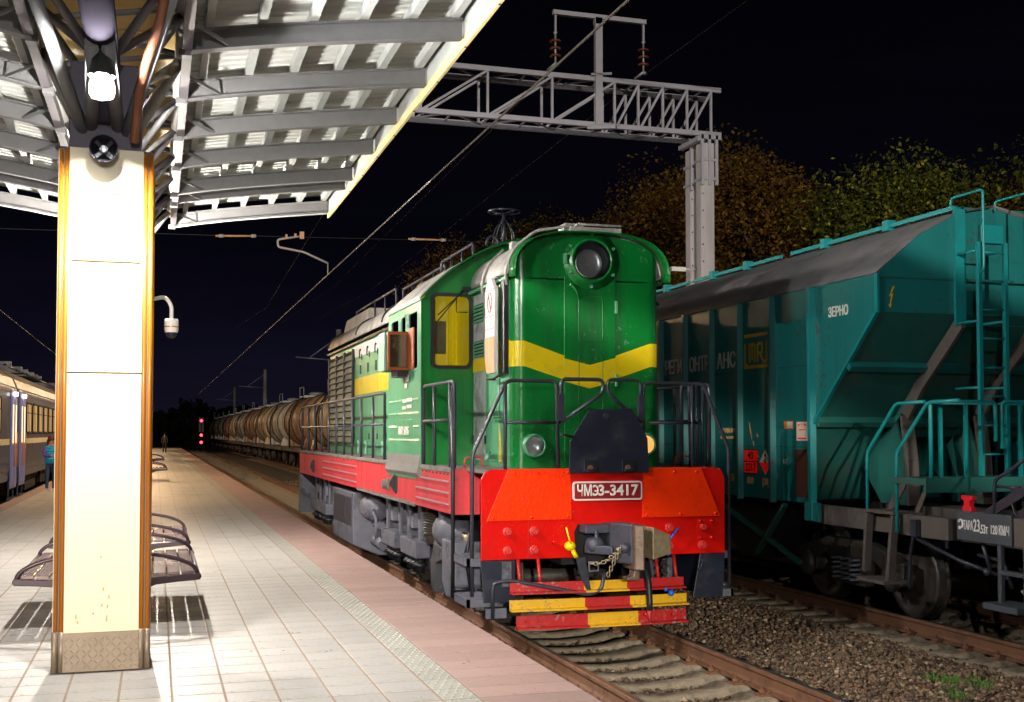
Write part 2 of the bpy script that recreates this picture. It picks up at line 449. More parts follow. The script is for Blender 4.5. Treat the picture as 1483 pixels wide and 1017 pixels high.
# ------------------------------------------------------------------ platform
GROUT = pm('platform_grout', '#94806e', 0.9, var=0.15, vs=5)
SLABG = pm('grey_paving_slab', '#adaaa6', 0.45, var=0.09, vs=2.2, dirt='#8c8276', damt=0.5, ds=1.3, bump=0.05, bs=80, orand=.07, chips='#7a7068', camt=.5, cs=22, cthr=.64)
SLABP = pm('pink_paving_slab', '#a68c86', 0.55, var=0.12, vs=2.0, dirt='#a98a7c', damt=0.5, ds=1.5, bump=0.05, bs=80, orand=.10, chips='#6e605a', camt=.5, cs=22, cthr=.64)
SLABT = pm('tactile_slab', '#a4a39c', 0.55, var=0.08, vs=5, dirt='#94907c', damt=0.35, ds=4, orand=.08)
PY0, PY1 = -12.0, 150.0
plat = thing('platform', 'low island platform paved in grey slabs with pink edge slabs', 'platform', (0, 0, 0)); plat['kind'] = 'structure'
m = M(); m.box((-3.70, PY0, -0.55), (2.86, PY1, 0.3986)); m.build('platform_base', GROUT, plat)
def slabm(name, w, d, mat, bumps=False):
    m = M(); e = 0.0025; h = w / 2 - .0075; q = d / 2 - .0085
    b = [(-h, -q), (h, -q), (h, q), (-h, q)]
    tpt = [(-h + e, -q + e), (h - e, -q + e), (h - e, q - e), (-h + e, q - e)]
    vs = [(x, y, -.02) for x, y in b] + [(x, y, -.002) for x, y in b] + [(x, y, 0) for x, y in tpt]
    fs = [(8, 9, 10, 11)]
    for i in range(4):
        j = (i + 1) % 4; fs += [(i, j, 4 + j, 4 + i), (4 + i, 4 + j, 8 + j, 8 + i)]
    m.add(vs, fs)
    if bumps:
        for iy in range(4):
            for ix in range(4):
                cx = -w / 2 + w * (ix + .5) / 4 + (0.014 if iy % 2 else -.014); cy = -d / 2 + d * (iy + .5) / 4
                m.lathe((cx, cy, 0), 'z', [(.015, -.001), (.012, .005), (0, .0065)], 7)
    return m.mesh(name, mat)
SG = slabm('paving_slab', .346, .32, SLABG); SP = slabm('edge_slab', .762, .32, SLABP); ST = slabm('tactile_slab', .25, .32, SLABT, True)
cols = []
for k in range(-10, 5): cols.append(('paving_slab', SG, .123 + .346 * (k + .5), .346))
cols += [('tactile_slab', ST, 1.982, .25), ('edge_slab', SP, 2.488, .762)]
cols.append(('edge_slab', slabm('edge_slab', .36, .32, SLABP), -3.517, .36))
cand = []; cy = 7.16; ky = 0
while cy < 46:
    for nm, me, cx, w in cols:
        px = 226 + 1680 * cx / (.956 * (cx * .293 + cy * .956))
        if True:
            cand.append((cy + abs(cx) * .12 + (0 if -40 < px < 980 else 100) - (3 if nm == 'tactile_slab' and cy < 15 else 0), nm, me, cx, cy, w))
    cy += .32
cand.sort(key=lambda c: c[0])
slabmat = {'paving_slab': SLABG, 'edge_slab': SLABP, 'tactile_slab': SLABT}
ind = {'paving_slab': 0, 'edge_slab': 0, 'tactile_slab': 0}; rest = {'paving_slab': M(), 'edge_slab': M(), 'tactile_slab': M()}; total = 0
for _, nm, me, cx, cy, w in cand:
    dz = .4 + random.uniform(-.0004, .0004)
    if total < 300:
        inst(nm, me, plat, (cx, cy, dz), (0, 0, random.uniform(-.004, .004))); total += 1
    else:
        x0, x1, y0, y1 = cx - w / 2 + .004, cx + w / 2 - .004, cy - .157, cy + .157
        rest[nm].add([(x0, y0, dz), (x1, y0, dz), (x1, y1, dz), (x0, y1, dz), (x0, y0, dz - .01), (x1, y0, dz - .01)], [(0, 1, 2, 3), (4, 5, 1, 0)])
for nm, mm in rest.items():
    # beyond the slabs one can tell apart the columns run on as long strips
    for n2, me, cx, w in cols:
        if n2 == nm:
            x0, x1 = cx - w / 2 + .006, cx + w / 2 - .006
            y = 46.1
            while y < PY1 - 1: mm.add([(x0, y, .4), (x1, y, .4), (x1, y + 1.26, .4), (x0, y + 1.26, .4)], [(0, 1, 2, 3)]); y += 1.28
            mm.add([(x0, PY0, .4), (x1, PY0, .4), (x1, 6.9, .4), (x0, 6.9, .4)], [(0, 1, 2, 3)])
    o = mm.build({'paving_slab': 'grey_paving_beyond', 'edge_slab': 'pink_paving_beyond', 'tactile_slab': 'tactile_paving_beyond'}[nm], slabmat[nm], plat); o['kind'] = 'stuff'

# black spots trodden into the paving
STAIN = pm('gum_stain', '#2a2622', .8)
for (sx_, sy_, n_) in ((1.19, 10.6, 5), (1.36, 9.63, 4), (.86, 9.75, 3), (-1.6, 10.2, 4), (2.3, 8.8, 3), (.6, 13.1, 4)):
    m = M()
    for k in range(n_):
        ax, ay, r0 = sx_ + random.gauss(0, .05), sy_ + random.gauss(0, .03), random.uniform(.006, .018)
        m.add([(ax + r0 * random.uniform(.6, 1.5) * math.cos(q_ * PI / 4), ay + r0 * random.uniform(.6, 1.2) * math.sin(q_ * PI / 4), .4012) for q_ in range(8)], [tuple(range(8))])
    o = m.build('paving_stain', STAIN, plat); o['kind'] = 'stuff'
# ------------------------------------------------------------------ the green locomotive (local: x across, y back from the front beam, z from rail top)
GREEN = pm('green_loco_paint', '#06702c', 0.28, var=0.12, vs=2.0, dirt='#123c22', damt=0.6, ds=2.4, dthr=.5, streak=True, coat=0.22, bump=0.16, bs=2.6, chips='#5a8a68', camt=.6, cs=30, cthr=.68)
GREENS = pm('weathered_green_paint', '#4f9c70', 0.4, var=0.16, vs=2.5, dirt='#7c8a7c', damt=0.6, ds=2.2, streak=True, coat=0.15, chips='#3a4a3c', camt=.7, cs=24, cthr=.66)
YEL = pm('yellow_stripe_paint', '#dcc20e', 0.35, var=0.10, vs=3, dirt='#8c8018', damt=0.4, ds=3, coat=0.2)
RED = pm('red_beam_paint', '#d20e06', 0.30, var=0.10, vs=3, dirt='#8e1208', damt=0.35, ds=2.5, coat=0.2, bump=0.16, bs=22, spec=.3, chips='#d85a4c', camt=.6, cs=40, cthr=.69)
ORANGE = pm('orange_red_paint', '#ff3604', 0.32, var=0.06, vs=3, dirt='#d02a05', damt=0.3, ds=4, coat=0.1, bump=0.3, bs=26, spec=.25, chips='#b83010', camt=.6, cs=30, cthr=.68)
PINKRED = pm('faded_red_paint', '#c8303a', 0.5, var=0.15, vs=2.2, dirt='#8a4a48', damt=0.6, ds=2.0, streak=True, bump=0.06, bs=14, chips='#6a4640', camt=.7, cs=24, cthr=.65)
PLOUGHR = pm('plough_red_paint', '#b01c1c', 0.45, var=0.15, vs=5, dirt='#6a2a26', damt=0.5, ds=5, bump=0.2, bs=24, chips='#8a7a74', camt=.8, cs=30, cthr=.63)
PLOUGHY = pm('plough_yellow_paint', '#d8a80c', 0.5, var=0.12, vs=6, dirt='#8a6a1c', damt=0.5, ds=6, bump=0.2, bs=24, chips='#8a8070', camt=.8, cs=30, cthr=.63)
DECKP = pm('deck_grey', '#6f6c68', 0.7, var=0.2, vs=4, dirt='#3a3634', damt=0.7, ds=3, bump=0.2, bs=40)
PLATE = pm('number_plate_red', '#8e1a20', 0.4, var=0.1)
STEELB = pm('coupler_steel', '#6e5d50', 0.5, 0.45, var=0.25, vs=7, dirt='#3a2c24', damt=0.6, ds=5, bump=0.25, bs=28)
STEELG = pm('coupler_blue_grey', '#464a56', 0.5, 0.3, var=0.25, vs=7, dirt='#2a2626', damt=0.5, ds=5)
STEELW = pm('worn_coupler_face', '#b4a684', 0.45, 0.5, var=0.3, vs=10, dirt='#6a5a44', damt=0.7, ds=8)
VALY = pm('yellow_valve', '#e8c800', 0.4); VALB = pm('blue_valve', '#1c6ae0', 0.4)
REFL = pm('lamp_reflector', '#c8c8cc', 0.32, 0.6, var=0.06); BOWLG = pm('lamp_bowl_grey', '#3a3c42', .5, .2); CLEAR = glassm('lamp_glass', (.92, .95, .95))
CABGL = glassm('cab_glass', (.9, .92, .85), .02); TINT = glassm('side_window_glass', (.35, .30, .26), .02)
CABY = pm('cab_yellow_glow', '#d8c81a', 0.6, var=0.14, vs=2.5, dirt='#8a7c14', damt=0.6, ds=1.5, streak=True, emit='#e8c800', es=0.30)  # interior yellow with a glow put in, standing for the cab light
CABG = pm('cab_grey_glow', '#6e6a4c', 0.6, var=0.2, emit='#4a4630', es=0.1)  # locker grey glows faintly too, in place of cab light
BROWNGL = pm('deflector_mirror', '#7a6a5a', 0.12, 0.85, var=0.25, vs=6, dirt='#6a3c1a', damt=0.6, ds=6)
WOODF = pm('orange_brown_frame', '#9a4a12', 0.45, var=0.2, vs=10)
PALEG = pm('pale_green_paint', '#8fbfa8', 0.45, var=0.1, vs=4, dirt='#6a7a70', damt=0.4)
BOARDW = pm('white_notice_paint', '#e8e4e0', 0.6, var=0.06, vs=6, dirt='#b8a898', damt=0.4)
BOARDO = pm('bare_plank_wood', '#d8a878', 0.7, var=0.18, vs=9, dirt='#b06a30', damt=0.4, streak=True)
REDPR = pm('red_print', '#c03038', 0.6)
SILVER = pm('silver_door_paint', '#b8bcbc', 0.4, 0.3, var=0.2, vs=4, dirt='#6c706c', damt=0.7, ds=3, dthr=.46)

LO = (4.6, 11.55, 0)
loco = thing('diesel_locomotive', 'green shunting locomotive with yellow chevron and red front beam standing at the platform', 'locomotive', LO)
def LB(m, name, mat, parent=loco, **k): return m.build(name, mat, parent, **k)
SW = 1.52      # half width over the side sills
# deck and inner frame
m = M(); m.box((-SW, .74, 1.765), (SW, 14.7, 1.805)); m.box((-1.36, .035, 1.765), (1.36, .74, 1.802)); LB(m, 'deck', DECKP, bevel=.006)
m = M(); m.box((-1.0, .06, 1.05), (1.0, 14.5, 1.76)); LB(m, 'frame', SOOT)
# side sill panels, left side as seen; right side the same shapes
def sill(x, s):
    # s = -1 left, +1 right
    def panel(y0, y1, pr=0.0, z0=1.305, z1=1.755, nm='side_panel', mat=PINKRED):
        m = M(); a, b = sorted((x * s * 1.0, s * (x - .03 + 0))); a, b = (s * x - s * pr, s * (x - .04)); m.box((min(a, b), y0 + .006, z0), (max(a, b), y1 - .006, z1)); return LB(m, nm, mat, bevel=.006)
    panel(13.85, 14.7); panel(10.9, 13.85); 
    for (y0, y1) in ((6.84, 10.9), (.74, 2.55)):
        p = panel(y0, y1, -.012)
        for k in range(3):
            zc = 1.40 + .125 * k
            q = M(); q.box((s * x + (0 if s > 0 else -.030), y0 + .08, zc), (s * x + (.030 if s > 0 else 0), y1 - .10, zc + .014)); LB(q, 'louver', GALV, p)  # grey slat painted in for the highlight along the louver
            q = M(); q.prism([(s * x + s * .012, zc - .052), (s * x + s * .03, zc - .006), (s * x + s * .012, zc - .002)], 'y', y0 + .08, y1 - .1); LB(q, 'louver_blade', PINKRED, p)
        for k in range(10):
            yb = y0 + .1 + (y1 - y0 - .2) * k / 9; q = M(); q.cyl((s * (x + .01), yb, 1.735), (s * (x + .022), yb, 1.735), .010, 6); LB(q, 'bolt', BLACKM, p)
    panel(4.83, 6.84); panel(2.55, 4.83)
    m = M(); m.box((min(s * x, s * (x + .02)), 2.56, 1.285), (max(s * x, s * (x + .02)), 6.82, 1.325)); LB(m, 'rubbing_strip', DECKP)
    m = M(); m.box((min(s * (x - .03), s * (x + .025)), .72, 1.755), (max(s * (x - .03), s * (x + .025)), 14.7, 1.812)); LB(m, 'deck_lip', DECKP, bevel=.01)
    for yy in (3.75, 12.2):   # jacking hooks
        m = M(); m.prism([(s * x, 1.65), (s * (x + .05), 1.62), (s * (x + .10), 1.52), (s * (x + .03), 1.40), (s * x, 1.37)], 'y', yy, yy + .06); m.box((min(s * x, s * (x + .03)), yy - .05, 1.40), (max(s * x, s * (x + .03)), yy + .02, 1.64)); LB(m, 'jacking_hook', BLACKM)
    m = M(); m.cyl((s * x, 4.35, 1.48), (s * (x + .09), 4.35, 1.48), .06, 12); m.box((min(s * x, s * (x + .03)), 4.24, 1.40), (max(s * x, s * (x + .03)), 4.46, 1.56)); LB(m, 'electric_socket', DECKP, bevel=.008)
sill(SW, -1); sill(SW, 1)
# end panels of the step recess
for s in (-1, 1):
    m = M(); m.box((min(s * SW, s * 1.18), .70, 1.30), (max(s * SW, s * 1.18), .738, 1.80)); LB(m, 'recess_panel', PINKRED)
    m = M(); m.box((min(s * 1.28, s * 1.33), .66, 1.30), (max(s * 1.28, s * 1.33), .698, 1.76)); LB(m, 'recess_rib', PINKRED)
    m = M(); m.box((min(s * 1.17, s * 1.13), .02, .42), (max(s * 1.17, s * 1.13), .74, 1.77)); LB(m, 'step_wall', DARKBLUE)
    m = M()
    for z in (.44, .86):
        m = M(); m.box((min(s * SW, s * 1.14), .06, z - .05), (max(s * SW, s * 1.14), .10, z + .03)); m.box((min(s * SW, s * 1.14), .62, z - .05), (max(s * SW, s * 1.14), .66, z + .03))
        m.box((min(s * SW, s * (SW - .03)), .06, z - .05), (max(s * SW, s * (SW - .03)), .66, z + .03))
        for k in range(7): m.box((min(s * SW, s * 1.16), .12 + .075 * k, z), (max(s * SW, s * 1.16), .135 + .075 * k, z + .025))
        LB(m, 'step', DARKGREY)
    m = M(); m.tube([(s * 1.4, .2, .40), (s * 1.4, .2, .33), (s * 1.3, .2, .33), (s * 1.3, .2, .40)], .012, 6); LB(m, 'step_stirrup', BLACKM)
    m = M(); m.tube(fillet([(s * 1.36, .78, 1.81), (s * 1.36, .78, 1.92), (s * 1.16, .78, 1.92), (s * 1.16, .78, 1.81)], .05), .012, 6); LB(m, 'small_hoop', PINKRED)

BOLTR = pm('worn_red_bolt', '#c8332e', 0.45, var=.2, vs=20)
# front beam with coupler notch
outl = [(-1.39, .875), (-.35, .875), (-.37, 1.14), (-.33, 1.22), (.25, 1.22), (.30, 1.14), (.32, .875), (1.39, .875), (1.39, 1.70), (1.355, 1.775), (1.28, 1.81), (-1.28, 1.81), (-1.355, 1.775), (-1.39, 1.70)]
m = M(); m.prism(outl, 'y', 0, .03); beam = LB(m, 'front_beam', RED, bevel=.006)
m = M(); m.box((-.5, .05, .8), (.5, .5, 1.3)); LB(m, 'coupler_pocket', SOOT)
for s in (-1, 1):
    poly = [(s * 1.10, 1.815), (s * .415, 1.815), (s * .405, 1.28), (s * 1.335, 1.278)]
    m = M(); m.prism(poly, 'y', -.014, -.001); op = LB(m, 'corner_panel', ORANGE, beam, bevel=.004)
    for px_, pz in ((1.04, 1.77), (.78, 1.77), (.45, 1.77), (1.27, 1.31), (.85, 1.31), (.45, 1.31)):
        q = M(); q.lathe((s * px_, -.014, pz), 'y', [(.018, 0), (.016, -.01), (0, -.014)], 8); LB(q, 'bolt', ORANGE, op)
    for bx in (1.11, .82 if s < 0 else .72):
        for bz in (1.165, .97):
            q = M(); q.lathe((s * bx, 0, bz), 'y', [(.050, -.001), (.050, -.010), (.03, -.012)], 14); q.cyl((s * bx, -.006, bz), (s * bx, -.062, bz), .036, 6); LB(q, 'beam_bolt', BOLTR, beam, bevel=.003)
m = M(); m.prism(rrect(1.06, 1.24, 1.03, 1.25, .01), 'y', -.012, -.001); 
for a, b in ((1.08, 1.05), (1.22, 1.05), (1.08, 1.23), (1.22, 1.23)): m.lathe((a, -.012, b), 'y', [(.016, 0), (.014, -.02), (0, -.022)], 8)
LB(m, 'socket_cover', RED, beam)
m = M(); m.cyl((-.60, -.001, 1.04), (-.60, -.06, 1.04), .022, 8); LB(m, 'stud', RED, beam)
m = M(); m.box((-.885, -.003, .875), (-.878, -.001, 1.26)); LB(m, 'weld_seam', PLOUGHR, beam)
# number plate
m = M(); m.prism(rrect(-.395, .395, 1.475, 1.675, .03), 'y', -.028, -.002); npl = LB(m, 'number_plate', WHITEP, beam)
m = M(); m.prism(rrect(-.378, .378, 1.492, 1.658, .02), 'y', -.031, -.027); LB(m, 'plate_field', PLATE, npl)
text('ЧМ', .158, (-.265, -.032, 1.574), WHITEP, npl, fit=.165, bold=.03); text('3-3417', .158, (.115, -.032, 1.574), WHITEP, npl, fit=.46, bold=.03)
ge = text('C', .158, (-.140, -.032, 1.574), WHITEP, npl, fit=.070, bold=.03); ge.scale = (-ge.scale[0], 1, 1)
m = M(); m.box((-.155, -.036, 1.567), (-.112, -.0325, 1.582)); LB(m, 'letter_bar', WHITEP, npl)
# tilted black gangway plate
poly = [(-.445, 1.765), (.465, 1.765), (.45, 2.13), (.27, 2.45), (-.225, 2.43), (-.435, 2.10)]
m = M(); m.prism(poly, 'y', -.055, -.035); gp = LB(m, 'gangway_plate', DARKBLUE, bevel=.004)
for hx in (-.21, .22):
    m = M(); m.box((hx - .075, -.075, 1.775), (hx + .075, -.056, 1.90)); m.cyl((hx - .05, -.085, 1.79), (hx + .05, -.085, 1.79), .02, 8); LB(m, 'hinge', BLACKM, gp, bevel=.006)
    m = M(); m.cyl((hx - .01, -.09, 1.82), (hx - .01, -.075, 1.82), .03, 8); LB(m, 'hinge_bolt', RUST, gp)
m = M(); m.cyl((-.03, -.075, 2.37), (-.03, -.05, 2.37), .03, 10); m.tube([(-.40, -.06, 2.145), (-.52, -.10, 2.17), (-.56, -.10, 2.17)], .014, 6); LB(m, 'plate_latch', GREYRAIL, gp)
# side plates below the beam
for s in (-1, 1):
    poly = [(s * 1.39, .872), (s * 1.02, .872), (s * 1.02, .44), (s * 1.36, .44)] if s < 0 else [(1.39, .872), (1.09, .872), (1.00, .40), (1.36, .40)]
    m = M(); m.prism(poly, 'y', .0, .03); LB(m, 'lower_end_plate', DARKBLUE, bevel=.004)
m = M(); m.box((-1.17, -.03, .60), (-1.07, .0, .86)); 
for z in (.66, .73, .80): m.cyl((-1.12, -.05, z), (-1.12, -.03, z), .02, 8)
LB(m, 'pin_bracket', DARKGREY, bevel=.006)
m = M(); m.cyl((1.12, -.03, .80), (1.12, .0, .80), .02, 8); m.tube([(1.12, -.02, .80), (1.06, -.03, .70)], .012, 6); LB(m, 'hanging_pin', GREYRAIL)
# track plough: three bars, each an angle iron painted in alternating lengths, bowed forward in the middle
def bar(z0, z1, x0, x1, xa, xb, c0, c1, yb):
    def seg(a, b, mat, parent=None, nm='plough_bar'):
        m = M(); rows = []; n = 6
        for i in range(n + 1):
            x = a + (b - a) * i / n; f = yb + .05 * (x / 1.15) ** 2 * 1.0
            rows.append([(x, f + .02, z1), (x, f, z1), (x, f, z0 + .012), (x, f - .07, z0 + .004), (x, f - .07, z0 - .012), (x, f + .02, z0 - .012)])
        m.sheet(rows, False); m.f.append(tuple(range(6))); m.s.append(False); k = len(m.v) - 6; m.f.append(tuple(k + i for i in range(6))); m.s.append(False)
        return LB(m, nm, mat, parent or loco)
    p = seg(xa, xb, c1); seg(x0, xa - .001, c0, p, 'painted_length'); seg(xb + .001, x1, c0, p, 'painted_length'); return p
bar(.555, .655, -1.13, .80, -.34, .14, PLOUGHR, PLOUGHY, -.21)
bar(.385, .485, -1.14, .82, -.34, .16, PLOUGHY, PLOUGHR, -.24)
b3 = bar(.205, .33, -1.08, .80, -.32, .24, PLOUGHR, PLOUGHY, -.27)
for bx in (-.98, -.86, .64, .74):
    m = M(); m.cyl((bx, -.255, .275), (bx, -.285, .275), .022, 8); LB(m, 'bolt', PLOUGHR, b3)
for rx in (-1.0, -.78, .55, .76):
    m = M(); m.cyl((rx, -.10, .60), (rx, -.02, .88), .020, 8); LB(m, 'plough_hanger', PLOUGHR)
# uncoupling lever, hose and cocks
m = M(); m.tube(fillet([(-1.30, -.12, .30), (-1.30, -.12, .66), (-1.12, -.14, .68), (-.30, -.26, .52), (-.17, -.26, .56), (-.13, -.26, .74)], .05), .021, 8); LB(m, 'uncoupling_lever', GREYRAIL)
m = M(); m.obox((-1.36, -.06, .34), (-1.14, -.06, .34), .03, .10); LB(m, 'lever_foot', DARKGREY)
m = M(); m.prism([(-.44, .90), (-.34, .90), (-.27, .54), (-.30, .52), (-.40, .74)], 'y', -.24, -.22); m.cyl((-.39, -.255, .85), (-.39, -.22, .85), .02, 8); m.cyl((-.36, -.255, .74), (-.36, -.22, .74), .02, 8); LB(m, 'lever_hanger', GREYRAIL)
m = M()
for k in range(10):
    t = k / 9; c = Vector((-.05 - .05 * t, -.50 + .22 * t, 1.02 - .30 * t)); r = .020
    m.tube([c + Vector((r * math.cos(a) * (1 if k % 2 else .3), r * math.cos(a) * (.3 if k % 2 else 1), .030 * math.sin(a))) for a in [i * PI / 3 for i in range(6)]], .006, 5, closed=True)
for k in range(8):
    t = k / 7; c = Vector((-.06 - .22 * t, -.48 + .2 * t, 1.00 - .16 * t - .05 * math.sin(PI * t))); r = .018
    m.tube([c + Vector((.028 * math.cos(a), r * math.sin(a) * (1 if k % 2 else .2), r * math.sin(a) * (.2 if k % 2 else 1))) for a in [i * PI / 3 for i in range(6)]], .006, 5, closed=True)
LB(m, 'lever_chain', STEELW)
m = M(); m.tube([(-.30, -.25, .85), (-.20, -.25, .85), (-.20, -.25, .76), (-.30, -.25, .76)], .014, 6, closed=True); LB(m, 'chain_shackle', DARKGREY)
m = M(); m.tube([(.34, -.08, .86), (.34, -.20, .80), (.345, -.30, .62), (.345, -.33, .42), (.34, -.33, .34)], [.045, .045, .035, .033, .033], 10); hs = LB(m, 'brake_hose', BLACKM)
m = M(); m.tube([(.34, -.33, .34), (.33, -.35, .28), (.345, -.36, .22)], [.03, .022, .012], 8); m.ball((.30, -.33, .30), .022); LB(m, 'hose_head', PLOUGHR, hs)
def cock(x, z, mat, hx, hz):
    m = M(); m.ball((x, -.07, z), .062, 12, 8, (1, .9, .85)); m.cyl((x, .0, z), (x, -.1, z), .03, 10); m.cyl((x + .02, -.08, z - .03), (x + .06, -.10, z - .12), .026, 10); m.tube([(x, -.10, z + .02), (x + hx * .4, -.12, z + hz * .35), (x + hx, -.12, z + hz)], .011, 6); LB(m, 'brake_cock', mat)
cock(-.445, 1.005, VALY, -.06, .20); cock(.615, 1.0, VALB, .16, .17)
m = M(); m.ball((.62, -.26, .50), .035); m.ball((.56, -.26, .54), .022); LB(m, 'hose_tap', VALB)
# automatic knuckle coupler
CP = LB(M().prism([(-.06, .96), (.20, .96), (.20, 1.24), (-.06, 1.24)], 'y', -.35, .3), 'coupler', STEELG, bevel=.02)
m = M(); m.prism([(-.30, -.10), (-.02, -.10), (-.02, -.30), (-.10, -.40), (-.28, -.16)], 'z', .93, 1.02); m.box((-.32, -.20, 1.14), (.0, .0, 1.23)); LB(m, 'coupler_guard', STEELG, CP, bevel=.012)
m = M(); m.lathe((-.20, -.18, 1.02), 'y', [(.0, -.05), (.07, -.05), (.09, -.02), (.09, .08)], 16); m.tube(fillet([(-.20, -.2, 1.18), (-.2, -.2, 1.02), (-.10, -.22, .96), (-.04, -.3, 1.0)], .04), .022, 8); LB(m, 'lock_lever', STEELG, CP)
m = M(); m.prism([(-.10, -.30), (.02, -.58), (.06, -.62), (.06, -.30)], 'z', .85, 1.265); LB(m, 'coupler_body', STEELG, CP, bevel=.02)
m = M(); m.prism([(.035, -.66), (.125, -.70), (.15, -.64), (.15, -.34), (.035, -.34)], 'z', .80, 1.255); m.prism([(.06, .80), (.12, .80), (.12, .69), (-.02, .69), (-.02, .72), (.05, .735)], 'y', -.60, -.46); LB(m, 'large_tooth', STEELB, CP, bevel=.012)
m = M(); m.prism([(.15, -.52), (.24, -.42), (.24, -.2), (.15, -.2)], 'z', .90, 1.20); LB(m, 'coupler_throat', GREASE, CP)
m = M(); m.add([(.24, -.66, .90), (.49, -.55, .945), (.49, -.20, .945), (.24, -.2, .90), (.24, -.66, 1.23), (.49, -.55, 1.135), (.49, -.20, 1.135), (.24, -.2, 1.23)], [(0, 1, 2, 3), (7, 6, 5, 4), (0, 4, 5, 1), (1, 5, 6, 2), (2, 6, 7, 3), (3, 7, 4, 0)]); LB(m, 'small_tooth', STEELW, CP, bevel=.012)
m = M(); m.lathe((-.02, -.56, 1.02), 'y', [(.0, -.035), (.045, -.03), (.055, 0)], 12); LB(m, 'lock_pin', STEELG, CP)

# ---- front hood
def hood_plan(hw, y0, y1, r, n=6):
    # open path from the left side round the front to the right side
    o = [(-hw, y1), (-hw, y0 + r + .02)] + [(-hw + r - r * math.cos(math.radians(a)), y0 + r - r * math.sin(math.radians(a))) for a in [90 * k / n for k in range(n + 1)]] + [(-hw + r + .02, y0)]
    return o + [(-x, y) for x, y in reversed(o)]
HW, HY, HR = .875, .55, .13
def roofz(x, hw=.915, ze=3.87, zt=4.395):
    t = min(1, abs(x) / hw); return ze + (zt - ze) * (1 - t ** 2.8) ** (1 / 2.8)
def sn(n, hw): return [hw * math.sin(PI / 2 * (-1 + 2 * k / n)) for k in range(n + 1)]
path = hood_plan(HW, HY, 2.2, HR)
m = M(); rows = [[(x, y, 1.79) for x, y in path], [(x, y, 3.90) for x, y in path]]
m.sheet(rows, True)
# front face above the eave line
top = [(x, HY + .02 if abs(x) < HW - HR else HY + .13, roofz(x) - .01) for x in [(-HW + 2 * HW * k / 24) for k in range(25)]]
bot = [(x, y) for x, y in path[1:-1]]
fr = M(); 
gx = sn(40, HW)
def fy(x):
    a = abs(x)
    if a <= HW - HR: return HY
    q = (a - (HW - HR)) / HR; return HY + HR - HR * math.sqrt(max(0, 1 - q * q))
fr.sheet([[(x, fy(x), 3.885) for x in gx], [(x, fy(x), roofz(x)) for x in gx]], True)
o_ = len(m.v); m.v += fr.v; m.f += [tuple(i + o_ for i in f) for f in fr.f]; m.s += fr.s
hood = LB(m, 'front_hood', GREEN)
# lighter, weathered sides as separate skins standing 3 mm proud
for s in (-1, 1):
    m = M(); m.box((min(s * (HW + .004), s * (HW + .001)), HY + HR, 1.80), (max(s * (HW + .004), s * (HW + .001)), 2.19, 3.89)); LB(m, 'hood_side', GREENS, hood)
# roof sheet with visor
m = M(); rows = []
for y in (HY + .05, 1.2, 1.9, 2.22):
    rows.append([(x, y, roofz(x) + .012) for x in sn(32, .914)])
m.sheet(rows); LB(m, 'hood_roof', ROOFGREY, hood, solid=.02)
m = M()
m.sheet([[(x, HY - .20, roofz(x) + .014) for x in sn(36, .915)], [(x, HY + .06, roofz(x) + .03) for x in sn(36, .915)]]); LB(m, 'visor', GREEN, hood, solid=.010)
# eave gutter
for s in (-1, 1):
    m = M(); m.box((min(s * .90, s * .945), HY + .1, 3.885), (max(s * .90, s * .945), 2.2, 3.92)); LB(m, 'gutter', GREENS, hood)
# chevron
def strip(pts, off, name, mat, parent):
    m = M(); A = []; B = []
    for x, y, z0, z1, nx, ny in pts: A.append((x + nx * off, y + ny * off, z0)); B.append((x + nx * off, y + ny * off, z1))
    m.sheet([A, B], False); return LB(m, name, mat, parent, solid=.002)
pts = []
pts.append((-HW - .003, 2.19, 2.92, 3.24, -1, 0)); pts.append((-HW - .003, HY + HR, 2.92, 3.22, -1, 0))
for k in range(1, 7):
    a = math.radians(90 * k / 6); pts.append((-HW + HR - HR * math.cos(a), HY + HR - HR * math.sin(a), 2.92, 3.20, -math.cos(a), -math.sin(a)))
pts.append((0.015, HY, 2.685, 2.945, 0, -1))
for k in range(0, 7):
    a = math.radians(90 - 90 * k / 6); pts.append((HW - HR + HR * math.cos(a), HY + HR - HR * math.sin(a), 2.935, 3.20, math.cos(a), -math.sin(a)))
strip(pts, .003, 'yellow_chevron', YEL, hood)
m = M(); m.prism([(1.44, 2.925), (1.24, 2.925), (.93, 1.86), (1.15, 1.86)], 'x', -HW - .010, -HW - .005); LB(m, 'yellow_stripe', YEL, hood)
# front door of the hood
m = M(); m.prism(rrect(-.285, .325, 1.86, 3.955, .05), 'y', HY - .010, HY + .004); fd = LB(m, 'front_door', GREEN, bevel=.004)
m = M(); 
for (a, b) in ((3.20, 3.72), (2.25, 3.06)):
    m.tube([(x, HY - .011, z) for x, z in rrect(-.115, .17, a, b, .045)], .005, 5, closed=True)
LB(m, 'door_panel_edge', GREEN, fd)
m = M(); m.ball((-.215, HY - .04, 3.83), .025); m.tube([(-.215, HY - .05, 3.83), (-.17, HY - .07, 3.77), (-.12, HY - .06, 3.68)], .015, 6); LB(m, 'door_handle', GREEN, fd)
for z in (3.60, 2.78):
    m = M(); m.box((.315, HY - .03, z - .07), (.345, HY - .004, z + .07)); LB(m, 'door_hinge', GREENS, fd, bevel=.004)
stp = M(); stp.prism([(-.284, 2.758), (.015, 2.683), (.324, 2.768), (.324, 3.03), (.015, 2.945), (-.284, 3.015)], 'y', HY - .0125, HY - .0105); LB(stp, 'yellow_chevron', YEL, fd)
